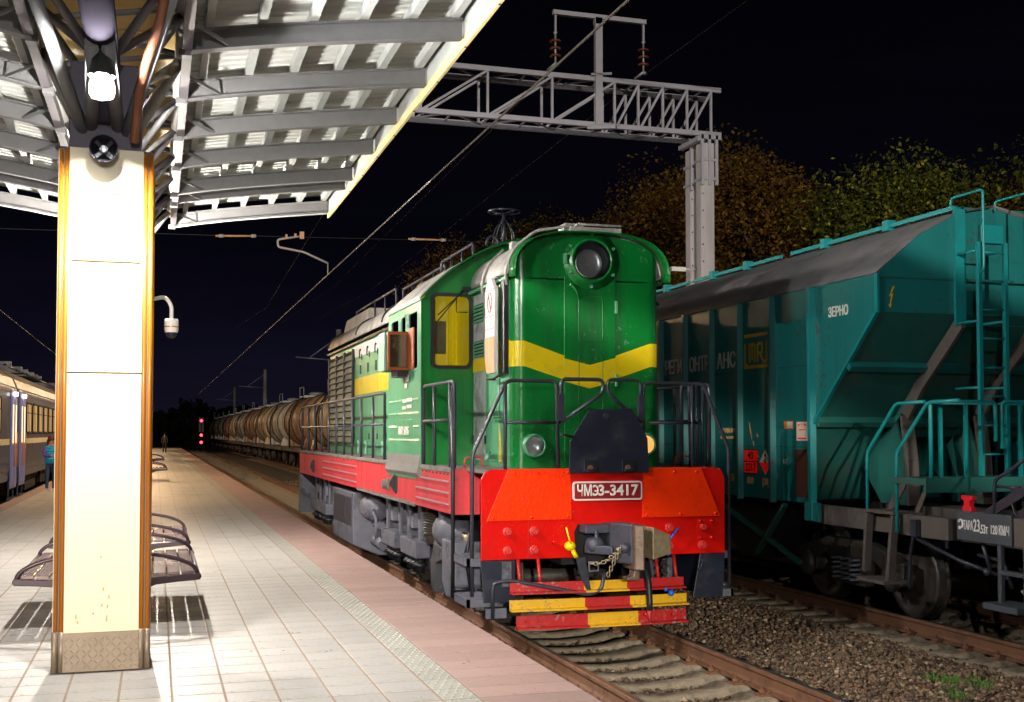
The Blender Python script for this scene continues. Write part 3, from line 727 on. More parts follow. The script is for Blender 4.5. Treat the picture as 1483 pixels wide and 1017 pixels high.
# headlight
HL = (0.035, 4.115)
m = M(); m.lathe((HL[0], HY, HL[1]), 'y', [(.33, 0), (.33, -.014), (.262, -.018), (.252, -.052), (.230, -.056), (.218, -.05), (.205, .02)], 40); hl = LB(m, 'headlight', GREEN)
m = M(); m.lathe((HL[0], HY, HL[1]), 'y', [(.214, -.050), (.20, -.035), (.17, -.022), (0.001, -.018)], 32); LB(m, 'lamp_bowl', BOWLG, hl)
m = M(); m.lathe((HL[0] - .045, HY, HL[1] - .04), 'y', [(.150, -.046), (.135, -.035), (.09, -.028), (.03, -.022), (0.001, -.020)], 28); m.tube([(HL[0] - .045 + .152 * math.cos(t), HY - .047, HL[1] - .04 + .152 * math.sin(t)) for t in [2 * PI * k / 28 for k in range(28)]], .008, 6, closed=True); LB(m, 'reflector_bowl', REFL, hl)
m = M(); m.ball((HL[0] - .06, HY - .036, HL[1] - .05), .022); LB(m, 'bulb', WHITEP, hl)
m = M(); m.lathe((HL[0], HY - .052, HL[1]), 'y', [(.212, 0), (.15, -.012), (.08, -.018), (0.001, -.02)], 32); LB(m, 'headlight_glass', CLEAR, hl)
m = M()
for k in range(6):
    a = 2 * PI * k / 6 + .5; m.cyl((HL[0] + .295 * math.cos(a), HY - .04, HL[1] + .295 * math.sin(a)), (HL[0] + .295 * math.cos(a), HY, HL[1] + .295 * math.sin(a)), .018, 8)
m.box((HL[0] - .33, HY - .05, HL[1] - .05), (HL[0] - .30, HY - .01, HL[1] + .06)); LB(m, 'headlight_clip', GREENS, hl)
# marker lights low on the hood
WARM = glow('lit_marker_lamp', (1.0, .42, .10), 1.3)
def marker(x, z, lit):
    m = M(); m.lathe((x, HY, z), 'y', [(.13, 0), (.13, -.10), (.112, -.115), (.10, -.10), (.09, -.02)], 24); k = LB(m, 'marker_light', GREENS)
    m = M(); m.lathe((x, HY - .095, z), 'y', [(.105, 0), (.07, -.02), (0.001, -.03)], 20); LB(m, 'lens', WARM if lit else CLEAR, k)
    if not lit:
        m = M(); m.lathe((x, HY, z), 'y', [(.10, -.085), (.06, -.03), (0.001, -.01)], 20); LB(m, 'reflector', REFL, k)
marker(-.655, 2.05, False); marker(.65, 2.06, True)
# side doors and louvres of the front hood (left side)
def side_door(y0, y1, z0, z1, mat, par, hw, lou=None, n=8, nm='side_door'):
    m = M(); m.box((-hw - .014, y0 + .008, z0), (-hw - .003, y1 - .008, z1)); d = LB(m, nm, mat, loco, bevel=.004)
    if lou:
        a, b, c, e_ = lou
        q = M(); q.box((-hw - .0155, a, c), (-hw - .0145, b, e_)); LB(q, 'louver_recess', SOOT, d)
        for k in range(n):
            z = c + (e_ - c) * (k + .5) / n; h = (e_ - c) / n
            q = M(); q.prism([(-hw - .016, z - h * .35), (-hw - .035, z - h * .42), (-hw - .017, z + h * .30)], 'y', a, b); LB(q, 'louver', BLACKM if n > 10 else GREENS, d)
    for z in (z0 + .25, z1 - .25):
        m = M(); m.box((-hw - .03, y1 - .03, z - .05), (-hw - .012, y1, z + .05)); LB(m, 'hinge', BLACKM, d)
    return d
side_door(1.64, 2.17, 1.86, 3.86, SILVER, hood, HW, (1.70, 2.12, 3.10, 3.30), 5)
side_door(1.08, 1.62, 1.86, 3.86, GREENS, hood, HW, (1.16, 1.56, 3.10, 3.74), 11)
q = M(); q.box((-HW - .017, 1.70, 3.52), (-HW - .0145, 2.12, 3.74)); sdr = LB(q, 'louver_recess', SOOT)
for k in range(5):
    q = M(); z = 3.54 + .044 * k; q.prism([(-HW - .018, z - .015), (-HW - .034, z - .018), (-HW - .019, z + .014)], 'y', 1.70, 2.12); LB(q, 'louver', GREENS, sdr)
q = M(); q.box((-HW - .018, 1.08, 2.925), (-HW - .0155, 2.17, 3.08)); LB(q, 'yellow_band', YEL, hood)
q = M(); q.box((-HW - .017, 1.09, 3.75), (-HW - .0145, 1.61, 3.86)); LB(q, 'white_patch', WHITEP, hood)
# notice board hung on the corner of the hood
nb = M(); nb.prism([(.84, 2.86), (1.15, 2.86), (1.22, 3.0), (1.22, 3.80), (1.12, 3.93), (.98, 3.93), (.84, 3.78)], 'x', -HW - .13, -HW - .09); board = LB(nb, 'notice_board', BOARDW)
q = M(); q.prism([(.845, 2.865), (1.145, 2.865), (1.215, 3.0), (1.215, 3.27), (.845, 3.27)], 'x', -HW - .135, -HW - .131); LB(q, 'bare_wood', BOARDO, board)
q = M(); q.tube([(-HW - .132, 1.03 + .08 * math.cos(t), 3.66 + .11 * math.sin(t)) for t in [2 * PI * k / 18 for k in range(18)]], .006, 5, closed=True); q.tube([(-HW - .132, .98, 3.58), (-HW - .132, 1.08, 3.74)], .006, 5); q.box((-HW - .133, .86, 3.80), (-HW - .131, 1.20, 3.806)); q.box((-HW - .133, .86, 3.50), (-HW - .131, 1.20, 3.506)); q.box((-HW - .133, .86, 3.36), (-HW - .131, 1.20, 3.366)); LB(q, 'red_print', REDPR, board)
q = M()
for k in range(5): q.box((-HW - .133, .93, 3.46 - .02 * k), (-HW - .131, 1.12 - .02 * (k % 3), 3.468 - .02 * k))
LB(q, 'small_print', pm('grey_print', '#a8a4ac', .6), board)
q = M(); q.tube(fillet([(-HW, 1.2, 2.80), (-HW - .12, 1.2, 2.80), (-HW - .12, .86, 2.80), (-HW, .80, 2.88)], .04), .012, 6); q.tube([(-HW - .1, .86, 3.93), (-HW, .78, 3.90), (-HW + .03, .70, 4.02)], .018, 6); q.box((-HW - .06, .70, 2.85), (-HW - .01, .82, 3.90)); LB(q, 'board_bracket', BLACKM)
q = M(); q.tube(fillet([(-HW, .98, 2.36), (-HW - .09, .98, 2.36), (-HW - .09, 1.22, 2.36), (-HW, 1.22, 2.36)], .03), .012, 6); q.tube(fillet([(-HW - .0, 1.32, 3.87), (-HW - .07, 1.32, 3.87), (-HW - .07, 1.32, 3.68), (-HW, 1.32, 3.68)], .03), .014, 6); LB(q, 'grab_handle', GREENS)
q = M(); q.tube([(-HW - .012, 1.06, 1.88), (-HW - .012, 1.06, 2.88)], .008, 6); q.tube([(-HW - .05, 1.32, 1.96), (-HW - .12, 1.22, 1.90)], .022, 6); LB(q, 'door_bolt', PALEG)
# roof gear of the front hood
q = M(); q.tube(fillet([(-.93, .62, 3.82), (-.95, .62, 3.98), (-.86, .60, 4.22), (-.60, .60, 4.43), (-.2, .60, 4.50), (-.12, .66, 4.52)], .08), .017, 8); LB(q, 'roof_pipe', ROOFGREY); q = M(); q.tube(fillet([(-.945, 1.55, 3.80), (-.955, 1.55, 3.96), (-.89, 1.5, 4.16), (-.72, 1.45, 4.34)], .06), .018, 8); LB(q, 'roof_pipe', ROOFGREY)
q = M(); q.box((-.20, .58, 4.45), (.42, .80, 4.50)); q.tube([(-.10, .6, 4.53), (.42, .6, 4.53)], .016, 6); q.tube([(-.2, .7, 4.46), (-.1, .6, 4.53)], .016, 6); q.box((-.25, .62, 4.46), (-.02, .85, 4.54)); LB(q, 'cable_tray', ROOFGREY, bevel=.006)
q = M(); q.box((-.62, .95, 4.29), (-.50, 1.5, 4.36)); q.box((-.66, 1.3, 4.26), (-.56, 1.42, 4.42)); LB(q, 'roof_bracket', ROOFGREY, bevel=.006)
q = M(); c = (-.42, 2.42)
q.cyl((c[0], c[1], 4.50), (c[0], c[1], 4.97), .026, 8); q.tube([(c[0] + .20 * math.cos(t), c[1] + .20 * math.sin(t), 4.985) for t in [2 * PI * k / 20 for k in range(20)]], .012, 6, closed=True)
for k in range(6):
    a = 2 * PI * k / 6; q.tube([(c[0], c[1], 4.96), (c[0] + .2 * math.cos(a), c[1] + .2 * math.sin(a), 4.985)], .008, 5); q.tube(fillet([(c[0], c[1], 4.90), (c[0] + .12 * math.cos(a), c[1] + .12 * math.sin(a), 4.76), (c[0] + .16 * math.cos(a), c[1] + .16 * math.sin(a), 4.50)], .12), .009, 5)
LB(q, 'antenna', GREYRAIL)

# ---- cab
CX, CY0, CY1 = 1.53, 2.2, 4.25
def cabz(x): 
    t = min(1, abs(x) / CX); return 4.60 - .78 * t ** 2.1
gx2 = [-CX + 2 * CX * k / 32 for k in range(33)]
# front wall with window openings: built from strips round the openings
def wall_y(y, name, mat):
    m = M(); wx0, wx1, wz0, wz1 = -1.395, -.925, 3.0, 3.87
    def quad(x0, x1, z0, z1t):
        n = max(1, int((x1 - x0) / .06)); xs = [x0 + (x1 - x0) * k / n for k in range(n + 1)]
        m.sheet([[(x, y, z0) for x in xs], [(x, y, (z1t if z1t else cabz(x) - .01)) for x in xs]], False)
    for a, b in ((wx0, wx1), (-wx1, -wx0)):
        quad(a, b, 1.80, wz0); quad(a, b, wz1, None)
    quad(-CX, wx0, 1.80, None); quad(-wx0, CX, 1.80, None)
    quad(wx1, -wx1, 1.80, None)
    return LB(m, name, mat)
cw = wall_y(CY0, 'cab_front', GREEN); wall_y(CY1, 'cab_rear', GREEN)
def window(par, y, x0, x1, z0, z1):
    m = M(); O = rrect(x0 - .03, x1 + .03, z0 - .03, z1 + .03, .085, 5); I = rrect(x0 + .012, x1 - .012, z0 + .012, z1 - .012, .065, 5); n = len(O)
    o = []
    m.add([(a, y - .02, b) for a, b in O] + [(a, y - .02, b) for a, b in I] + [(a, y + .01, b) for a, b in O] + [(a, y + .01, b) for a, b in I],
          [(i, (i + 1) % n, n + (i + 1) % n, n + i) for i in range(n)] + [(2 * n + i, i, (i + 1) % n, 2 * n + (i + 1) % n) if False else (i, 2 * n + i, 2 * n + (i + 1) % n, (i + 1) % n) for i in range(n)] + [(n + i, n + (i + 1) % n, 3 * n + (i + 1) % n, 3 * n + i) for i in range(n)])
    f = LB(m, 'window_frame', BLACKM, par)
    q = M(); q.prism(rrect(x0, x1, z0, z1, .06, 4), 'y', y + .002, y + .007); LB(q, 'window_pane', CABGL, f)
    return f
wf = window(cw, CY0, -1.395, -.925, 3.0, 3.87); window(cw, CY0, .925, 1.395, 3.0, 3.87)
q = M(); q.tube([(-.98, CY0 - .04, 3.96), (-1.34, CY0 - .04, 3.62)], .008, 5); q.tube([(-1.02, CY0 - .045, 3.94), (-1.34, CY0 - .045, 3.55)], .008, 5); q.box((-1.03, CY0 - .05, 3.92), (-.93, CY0 - .005, 3.98)); LB(q, 'wiper', BLACKM, cw)
# what shows through the front window
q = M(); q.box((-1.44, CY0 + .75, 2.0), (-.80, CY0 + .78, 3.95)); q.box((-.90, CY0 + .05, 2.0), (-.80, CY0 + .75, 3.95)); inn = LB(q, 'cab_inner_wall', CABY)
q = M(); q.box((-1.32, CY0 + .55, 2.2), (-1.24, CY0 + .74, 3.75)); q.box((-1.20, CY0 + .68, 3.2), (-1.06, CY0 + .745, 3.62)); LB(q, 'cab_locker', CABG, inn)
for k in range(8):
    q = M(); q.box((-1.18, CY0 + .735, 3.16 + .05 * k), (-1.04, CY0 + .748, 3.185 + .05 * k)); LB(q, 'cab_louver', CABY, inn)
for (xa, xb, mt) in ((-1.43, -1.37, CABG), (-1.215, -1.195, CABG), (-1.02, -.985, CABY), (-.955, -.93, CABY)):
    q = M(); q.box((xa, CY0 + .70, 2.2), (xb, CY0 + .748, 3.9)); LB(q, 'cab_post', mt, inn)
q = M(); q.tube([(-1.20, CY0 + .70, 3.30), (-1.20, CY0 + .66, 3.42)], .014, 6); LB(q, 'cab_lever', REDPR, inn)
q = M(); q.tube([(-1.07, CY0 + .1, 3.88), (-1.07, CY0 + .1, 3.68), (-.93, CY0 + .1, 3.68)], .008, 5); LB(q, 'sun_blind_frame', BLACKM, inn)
q = M(); q.box((-1.22, CY0 + .05, 2.96), (-.93, CY0 + .14, 3.02)); LB(q, 'cab_desk', pm('orange_desk_glow', '#c86a08', .5, emit='#c86a08', es=.3), inn)  # desk colour holds the same put-in cab glow
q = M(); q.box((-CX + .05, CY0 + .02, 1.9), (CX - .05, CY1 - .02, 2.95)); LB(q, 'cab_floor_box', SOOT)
# left side wall with three windows, apron below
def cab_side(s):
    m = M(); x = s * CX
    ys = [CY0, 2.36, 2.92, 3.06, 3.40, 3.52, 4.05, CY1]; zs = [1.62, 2.98, 3.70, 3.86]
    for i in range(len(ys) - 1):
        for j in range(3):
            if j == 1 and i in (1, 3, 5): continue
            m.add([(x, ys[i], zs[j]), (x, ys[i + 1], zs[j]), (x, ys[i + 1], zs[j + 1]), (x, ys[i], zs[j + 1])], [(0, 1, 2, 3)])
    side = LB(m, 'cab_side', GREENS, solid=.02)
    for (a, b) in ((2.36, 2.92), (3.06, 3.40), (3.52, 4.05)):
        q = M(); q.tube([(x + s * .004, yy, zz) for yy, zz in rrect(a, b, 2.98, 3.70, .07)], .016, 6, closed=True); fr_ = LB(q, 'window_frame', PALEG, side)
        q = M(); q.box((x - .004, a, 2.98), (x + .0, b, 3.70)); LB(q, 'window_pane', TINT, fr_)
    q = M(); q.box((min(x, x + s * .03), CY0 - .01, 3.80), (max(x, x + s * .03), CY1, 3.84)); LB(q, 'rain_strip', PALEG, side)
    q = M(); q.prism([(x, 1.98), (x + s * .03, 1.80), (x + s * .055, 1.70), (x + s * .03, 1.66), (x, 1.66)], 'y', CY0 + .02, CY1); LB(q, 'apron', DECKP, side)
    for k in range(4):
        for (a, b) in ((2.30, 2.95), (3.0, 3.55), (3.62, 4.15)) if k != 1 else ((2.3, 2.6), (3.62, 4.15)):
            z = 2.08 + .17 * k; q = M(); q.prism([(x, z), (x + s * .02, z + .01), (x, z + .06)], 'y', a, b); LB(q, 'side_louver', GREENS, side)
    q = M(); q.box((min(x, x + s * .012), 2.72, 2.06), (max(x, x + s * .012), 3.5, 2.36)); LB(q, 'side_hatch', GREENS, side, bevel=.004)
    return side
csl = cab_side(-1); cab_side(1)
text('0581 5105', .15, (-CX - .026, 3.15, 2.21), WHITEP, csl, face='-x', fit=.62)
q = M()
for (ya, yb, za, zb) in ((2.66, 2.96, 2.585, 2.63), (3.0, 3.22, 2.575, 2.615), (2.68, 2.98, 2.50, 2.545), (3.02, 3.24, 2.49, 2.535), (2.85, 3.05, 2.84, 2.93), (2.95, 3.1, 2.76, 2.82)): q.box((-CX - .024, ya, za), (-CX - .021, yb, zb))
LB(q, 'worn_white_stencil', WHITEP, csl)
# cab roof
m = M(); m.sheet([[(x * 1.015, y, cabz(x) + .01) for x in gx2] for y in (CY0 - .10, CY0 + .5, CY1 - .4, CY1 + .05)]); LB(m, 'cab_roof', ROOFGREY, solid=.02)
m = M(); m.sheet([[(x * 1.02, CY0 - .104, cabz(x) - .004) for x in gx2], [(x * 1.02, CY0 - .104, cabz(x) + .024) for x in gx2]]); LB(m, 'cab_roof_edge', GREEN, solid=.006)
# wind deflectors and mirror on the cab side
dfl = M(); dfl.box((-CX - .30, 3.42, 2.98), (-CX - .02, 3.46, 3.48)); dfl.box((-CX - .30, 3.05, 2.98), (-CX - .27, 3.46, 3.48)); dfb = LB(dfl, 'wind_deflector', PALEG, bevel=.01)
q = M(); q.box((-CX - .29, 2.86, 2.98), (-CX - .02, 2.90, 3.47)); wfm = LB(q, 'mirror_frame', WOODF, dfb, bevel=.01)
q = M(); q.box((-CX - .262, 2.852, 3.02), (-CX - .05, 2.858, 3.43)); LB(q, 'mirror_glass', BROWNGL, wfm)
q = M(); q.box((-CX - .04, 2.50, 2.98), (-CX - .02, 2.80, 3.50)); LB(q, 'brown_shutter', WOODF, dfb, bevel=.006)
q = M(); q.box((-CX - .16, 2.9, 2.90), (-CX - .02, 3.3, 3.0)); LB(q, 'deflector_bracket', BLACKM, dfb)
# ---- rear hood
RH, RY0, RY1 = .95, 4.25, 14.1
def rz(x): return roofz(x, .98, 3.91, 4.42)
m = M()
pathr = [(-RH, RY0), (-RH, RY1 - .12), (-RH + .12, RY1), (RH - .12, RY1), (RH, RY1 - .12), (RH, RY0)]
m.sheet([[(x, y, 1.79) for x, y in pathr], [(x, y, 3.92) for x, y in pathr]], False); m.sheet([[(x, RY1 - .02, 3.9) for x in gx], [(x, RY1 - .02, rz(x)) for x in gx]], False)
rh = LB(m, 'rear_hood', GREENS)
m = M(); m.sheet([[(x * .99, y, rz(x) + .012) for x in sn(32, .978)] for y in (RY0 - .02, 7, 10, RY1 + .03)]); LB(m, 'rear_hood_roof', ROOFGREY, rh, solid=.02)
for y in (4.3, 7.75, 10.4, RY1):
    q = M(); q.tube([(x, y, rz(x) + .03) for x in sn(28, .975)], .022, 6); LB(q, 'roof_seam', BLACKM, rh)
for s in (-1, 1):
    q = M(); q.box((min(s * .94, s * 1.0), RY0, 3.875), (max(s * .94, s * 1.0), RY1, 3.92)); LB(q, 'gutter', BLACKM, rh)
q = M(); q.prism([(-.80, 4.18), (-.70, 4.60), (.70, 4.60), (.80, 4.18)], 'y', 10.5, 13.3); LB(q, 'radiator_housing', pm('radiator_brown', '#a09a92', .6, var=.2, dirt='#5a4a40', damt=.6), rh, bevel=.02)
q = M(); q.prism([(-.5, 4.35), (-.45, 4.66), (.45, 4.66), (.5, 4.35)], 'y', 5.2, 7.6); LB(q, 'exhaust_box', BLACKM, rh, bevel=.02)
yd = [4.30, 5.1, 5.85, 6.65, 7.40, 8.2, 9.0, 9.8, 10.6]
for i in range(len(yd) - 1):
    d = side_door(yd[i], yd[i + 1], 1.88, 3.85, GREENS, rh, RH)
    q = M(); q.box((-RH - .0175, yd[i] + .01, 2.90), (-RH - .0145, yd[i + 1] - .01, 3.22)); LB(q, 'yellow_band', YEL, d)
    q = M(); q.box((-RH - .017, yd[i] + .01, 3.62), (-RH - .0145, yd[i + 1] - .01, 3.84)); LB(q, 'white_band', BOARDW, d)
    q = M(); q.tube([(-RH - .03, yd[i] + .12 + .07 * math.cos(t), 3.66 + .09 * math.sin(t)) for t in [(-1 + 3.4 * k / 6) for k in range(7)]], .012, 5); LB(q, 'door_handle', BLACKM, d)
    q = M(); q.box((-RH - .03, yd[i] + .1, 3.28), (-RH - .014, yd[i] + .16, 3.45)); LB(q, 'door_lock', BLACKM, d)
    q = M(); q.cyl((-RH - .05, yd[i] + .2, 1.95), (-RH - .02, yd[i] + .2, 1.95), .05, 8); q.cyl((-RH - .04, yd[i] + .2, 1.80), (-RH - .04, yd[i] + .2, 2.05), .02, 6); LB(q, 'door_valve', PALEG, d)
LOUV = pm('louver_grey_green', '#626a60', .6, var=.2, dirt='#33302a', damt=.6)
for (a, b) in ((10.75, 11.7), (11.8, 12.75), (12.85, 13.8)):
    q = M(); q.box((-RH - .012, a, 2.0), (-RH - .003, b, 3.78)); d = LB(q, 'radiator_shutter', SOOT)
    for k in range(14):
        z = 2.06 + .123 * k; w = M(); w.prism([(-RH - .013, z - .05), (-RH - .055, z - .055), (-RH - .018, z + .05)], 'y', a + .03, b - .03); LB(w, 'louver', LOUV, d)
for a in (10.7, 11.75, 12.8, 13.85):
    q = M(); q.box((-RH - .06, a - .03, 1.95), (-RH - .01, a + .03, 3.80)); LB(q, 'shutter_post', BLACKM, rh)
# roof rails and horn
q = M()
def rrail(y0, y1, x, z0, z1, n):
    q.tube(fillet([(x, y0, z0), (x, y0, z1), (x, y1, z1), (x, y1, z0)], .04), .020, 6)
    for k in range(1, n): q.tube([(x, y0 + (y1 - y0) * k / n, z0), (x, y0 + (y1 - y0) * k / n, z1)], .016, 6)
rrail(2.5, 4.2, -.80, 4.35, 4.58, 3); rrail(4.7, 7.7, -.62, 4.30, 4.62, 4); rrail(8.4, 12.6, -.60, 4.36, 4.72, 4)
LB(q, 'roof_handrail', GREYRAIL)
q = M(); q.cyl((-1.05, 4.35, 4.22), (-1.18, 4.20, 4.12), .05, 12); q.cyl((-1.0, 4.42, 4.26), (-1.06, 4.34, 4.21), .075, 12); q.cyl((-1.05, 4.38, 4.0), (-1.05, 4.38, 4.2), .02, 6); LB(q, 'horn', STEELW)
q = M(); q.tube([(-.62 + .08 * math.cos(t), 2.25, 4.52 + .12 * math.sin(t)) for t in [PI * k / 8 for k in range(9)]], .02, 6); LB(q, 'roof_hook', GREYRAIL)

# ---- handrails
rail = M()
def railing(pts, posts, mid, r=.021, nm='handrail'):
    q = M(); q.tube(pts, r, 8)
    for a, b in posts: q.tube([a, b], r * .95, 8)
    for a, b in mid: q.tube([a, b], r * .85, 8)
    return LB(q, nm, GREYRAIL)
for s in (-1, 1):
    x = s * SW
    py = [14.2, 13.13, 12.12, 11.1, 10.16, 9.2, 8.33, 7.45, 6.57, 5.54, 4.62]
    railing(fillet([(x, 14.2, 1.81), (x, 14.2, 2.75), (x, 4.62, 2.75), (x, 4.62, 1.81)], .06), [((x, y, 1.81), (x, y, 2.75)) for y in py[1:-1]], [((x, 14.2, 2.31), (x, 4.62, 2.31))])
    railing(fillet([(x, 2.12, 1.81), (x, 2.12, 2.75), (x, .62, 2.75), (x, .62, 1.81)], .08), [((x, 1.56, 1.81), (x, 1.56, 2.75)), ((x, .80, 1.81), (x, .80, 2.75))], [((x, 2.12, 2.33), (x, .80, 2.33))])
    q = M(); q.tube([(x + s * .005, .66, .42), (x + s * .005, .66, 2.70)], .023, 8); q.tube([(x, .66, .50), (s * 1.3, .66, .50)], .02, 6); LB(q, 'step_handrail', BLACKM)
    # front end railing: sloped rail that runs down beside the beam to the step
    xe = s * 1.46
    pts = fillet([(xe, .10, .50), (xe, .10, 1.96), (s * 1.10, .06, 2.74), (s * .545, .06, 2.74), (s * .53, .06, 1.80)] if s < 0 else [(1.47, .06, .52), (1.47, .06, 2.02), (1.16, .06, 2.73), (.45, .06, 2.73), (.45, .06, 1.80)], .07)
    railing(pts, [((s * 1.115, .06, 1.81), (s * 1.115, .06, 2.72))] if s < 0 else [((1.03, .06, 1.81), (1.03, .06, 2.72)), ((1.12, .12, 1.81), (1.12, .12, 2.72))], [((s * 1.1, .06, 2.30), (s * .5, .06, 2.30))], nm='end_handrail')
    # folding middle rails
    a, b = (-.50, -.02) if s < 0 else (.415, .03)
    q = M(); q.tube(fillet([(a, .05, 2.32), (a, .05, 2.76), (b, .05, 2.76), (b, .05, 2.62), (a, .05, 2.30)], .07), .021, 8); q.box((a - .03 if s > 0 else a - .035, .02, 2.32), (a + .035 if s > 0 else a + .03, .08, 2.60)); LB(q, 'folding_handrail', GREYRAIL)
q = M(); q.tube([(1.36, .06, .52), (1.47, .06, .52)], .02, 6); q.ball((1.40, .05, .52), .035); LB(q, 'rail_foot', GREYRAIL); q = M(); q.tube(fillet([(1.20, .7, 1.81), (1.20, .7, 2.74), (1.30, .7, 2.74), (1.32, .7, 1.81)], .05), .02, 8); LB(q, 'handrail', GREYRAIL)

BOGIED = pm('bogie_shade_paint', '#3c3c42', 0.55, var=.3, vs=6, dirt='#191716', damt=.8, ds=3, bump=.3, bs=24)  # underframe grey darkened for inner parts, their shade put into the colour
# ---- running gear
def bogie(y0):
    for ya in (0, 2.0, 4.0):
        for s in (-1, 1):
            q = M(); q.lathe((s * .76, y0 + ya, .525), 'x', [(.0, s * .06), (.10, s * .06), (.12, s * .02), (.40, s * .02), (.43, s * .065), (.525, s * .065), (.525, -s * .06), (.555, -s * .065), (.555, -s * .09), (.40, -s * .09), (0, -s * .05)], 36); LB(q, 'wheel', GREASE)
        q = M(); q.cyl((-.75, y0 + ya, .525), (.75, y0 + ya, .525), .09, 12); LB(q, 'axle', GREASE)
    for s in (-1, 1):
        x = s * 1.04
        q = M(); q.prism([(y0 - .7, .98), (y0 - .6, .80), (y0 + 4.6, .80), (y0 + 4.7, .98), (y0 + 4.6, 1.06), (y0 - .6, 1.06)], 'x', x - .07, x + .07); LB(q, 'bogie_frame', BOGIED, bevel=.01)
        for ya in (0, 2.0, 4.0):
            q = M(); q.prism([(y0 + ya - .26, .36), (y0 + ya + .26, .36), (y0 + ya + .30, .52), (y0 + ya + .20, .80), (y0 + ya - .20, .80), (y0 + ya - .30, .52)], 'x', x - .06, x + s * .10); ab = LB(q, 'axle_box', BOGIED, bevel=.02)
            q = M(); q.lathe((x + s * .10, y0 + ya, .54), 'x', [(.18, 0), (.17, s * .03), (.10, s * .05), (0.001, s * .055)], 18)
            for k in range(6): q.cyl((x + s * .10, y0 + ya + .14 * math.cos(k * PI / 3), .54 + .14 * math.sin(k * PI / 3)), (x + s * .145, y0 + ya + .14 * math.cos(k * PI / 3), .54 + .14 * math.sin(k * PI / 3)), .02, 6)
            LB(q, 'axle_box_cover', BOGIED, ab)
            for dy in (-.36, .36):
                q = M(); q.tube([(x + s * .04 + .075 * math.cos(t), y0 + ya + dy + .075 * math.sin(t), .40 + .42 * t / (10 * PI)) for t in [i * PI / 4 for i in range(41)]], .018, 5); LB(q, 'coil_spring', GREASE)
bogie(1.35); bogie(8.95)
for s in (-1, 1):
    x = s * 1.28
    for ya in (5.55, 4.65, 4.05, 3.35, 13.6, 13.0, 12.3, 11.7):
        q = M(); q.prism([(ya - .10, 1.30), (ya + .10, 1.30), (ya + .05, .70), (ya - .05, .70)], 'x', x - .02, x + .02); q.box((min(x, x - s * .18), ya + .05, .70), (max(x, x - s * .18), ya + .08, 1.30)); LB(q, 'spring_hanger', DARKGREY, bevel=.006)
    for ya in (5.1, 3.7, 13.3, 12.0):
        q = M(); q.prism([(ya - .52, .78), (ya + .52, .78), (ya + .48, .56), (ya - .48, .56)], 'x', x - .10, x + .10); LB(q, 'spring_cradle', DARKGREY, bevel=.015)
        q = M()
        for k in range(4): q.cyl((x, ya - .3 + .2 * k, .36), (x, ya - .3 + .2 * k, .56), .05, 8); q.lathe((x, ya - .3 + .2 * k, .42), 'z', [(.05, 0), (.09, .02), (.09, .06), (.05, .08)], 12)
        LB(q, 'rubber_mount', BLACKM)
        q = M(); q.box((x - .04, ya - .09, .92), (x + .06, ya + .09, 1.12)); LB(q, 'clamp_box', DARKGREY, bevel=.01)
    # brake cylinders and reservoirs
    q = M(); q.lathe((x - s * .05, 1.35, 1.03), 'y', [(0.001, .0), (.07, .0), (.07, .12), (.12, .16), (.16, .26), (.21, .30), (.21, .66), (.15, .76), (.0, .78)], 22); q.box((x - .12, 1.75, 1.0), (x + .12, 1.85, 1.3)); bc = LB(q, 'brake_cylinder', DARKGREY)
    q = M(); q.cyl((x - s * .05, 1.0, 1.0), (x - s * .05, 1.36, 1.03), .03, 8); q.ball((x - s * .05, 1.1, 1.0), .06); LB(q, 'piston_rod', STEELW, bc)
    q = M(); q.lathe((x, 6.4, 1.0), 'y', [(0.001, 0), (.17, .03), (.2, .1), (.2, .6), (.0, .66)], 20); q.tube([(x + s * .1, 6.3, 1.0), (x + s * .06, 6.2, .85), (x + s * .06, 6.2, .5)], .03, 8); q.cyl((x, 6.1, .76), (x, 6.6, .76), .06, 10); q.cyl((x, 5.85, .5), (x, 6.6, .5), .09, 12); LB(q, 'air_reservoir', DARKGREY)
    q = M(); 
    for k in range(9): q.lathe((x - s * .02, 2.72, .92 + .032 * k), 'z', [(.09, 0), (.13, .01), (.13, .02), (.09, .03)], 14)
    q.cyl((x - s * .02, 2.72, .8), (x - s * .02, 2.72, 1.27), .09, 12); LB(q, 'brake_governor', GREASE)
    q = M(); q.prism([(.92, .98), (1.52, .98), (1.52, .50), (1.36, .34), (1.08, .34), (.92, .50)], 'x', x - .16, x + .16); sb = LB(q, 'sand_box', DARKGREY, bevel=.02)
    q = M(); q.tube([(x - s * .05, 2.55, .95), (x, 2.45, .72), (x, 2.40, .36), (x, 2.15, .30)], .05, 8); q.prism([(1.75, .82), (2.2, .86), (2.45, .62), (2.40, .30), (2.2, .26), (2.15, .62), (1.80, .70)], 'x', x - .08, x + .08); LB(q, 'brake_rigging', BOGIED, bevel=.012)
    q = M()
    for k in range(5): q.tube([(x, .80 + .05 * k, 1.2 - .1 * k), (x + s * .04, .85 + .04 * k, .85), (x - s * .02, .78 + .06 * k, .45)], .018, 6)
    LB(q, 'hose_bundle', BLACKM)
# fuel tank
q = M(); q.prism([(-1.45, .32), (-1.0, .14), (1.0, .14), (1.45, .32), (1.45, 1.20), (-1.45, 1.20)], 'y', 7.75, 10.0); ft = LB(q, 'fuel_tank', DARKGREY, bevel=.02)
q = M(); q.box((-1.456, 7.9, .62), (-1.452, 8.6, 1.1)); q.box((-1.456, 8.65, .62), (-1.452, 9.9, 1.1)); q.box((-1.2, 7.738, .75), (-.6, 7.748, 1.15)); LB(q, 'tank_plate', DARKBLUE, ft)
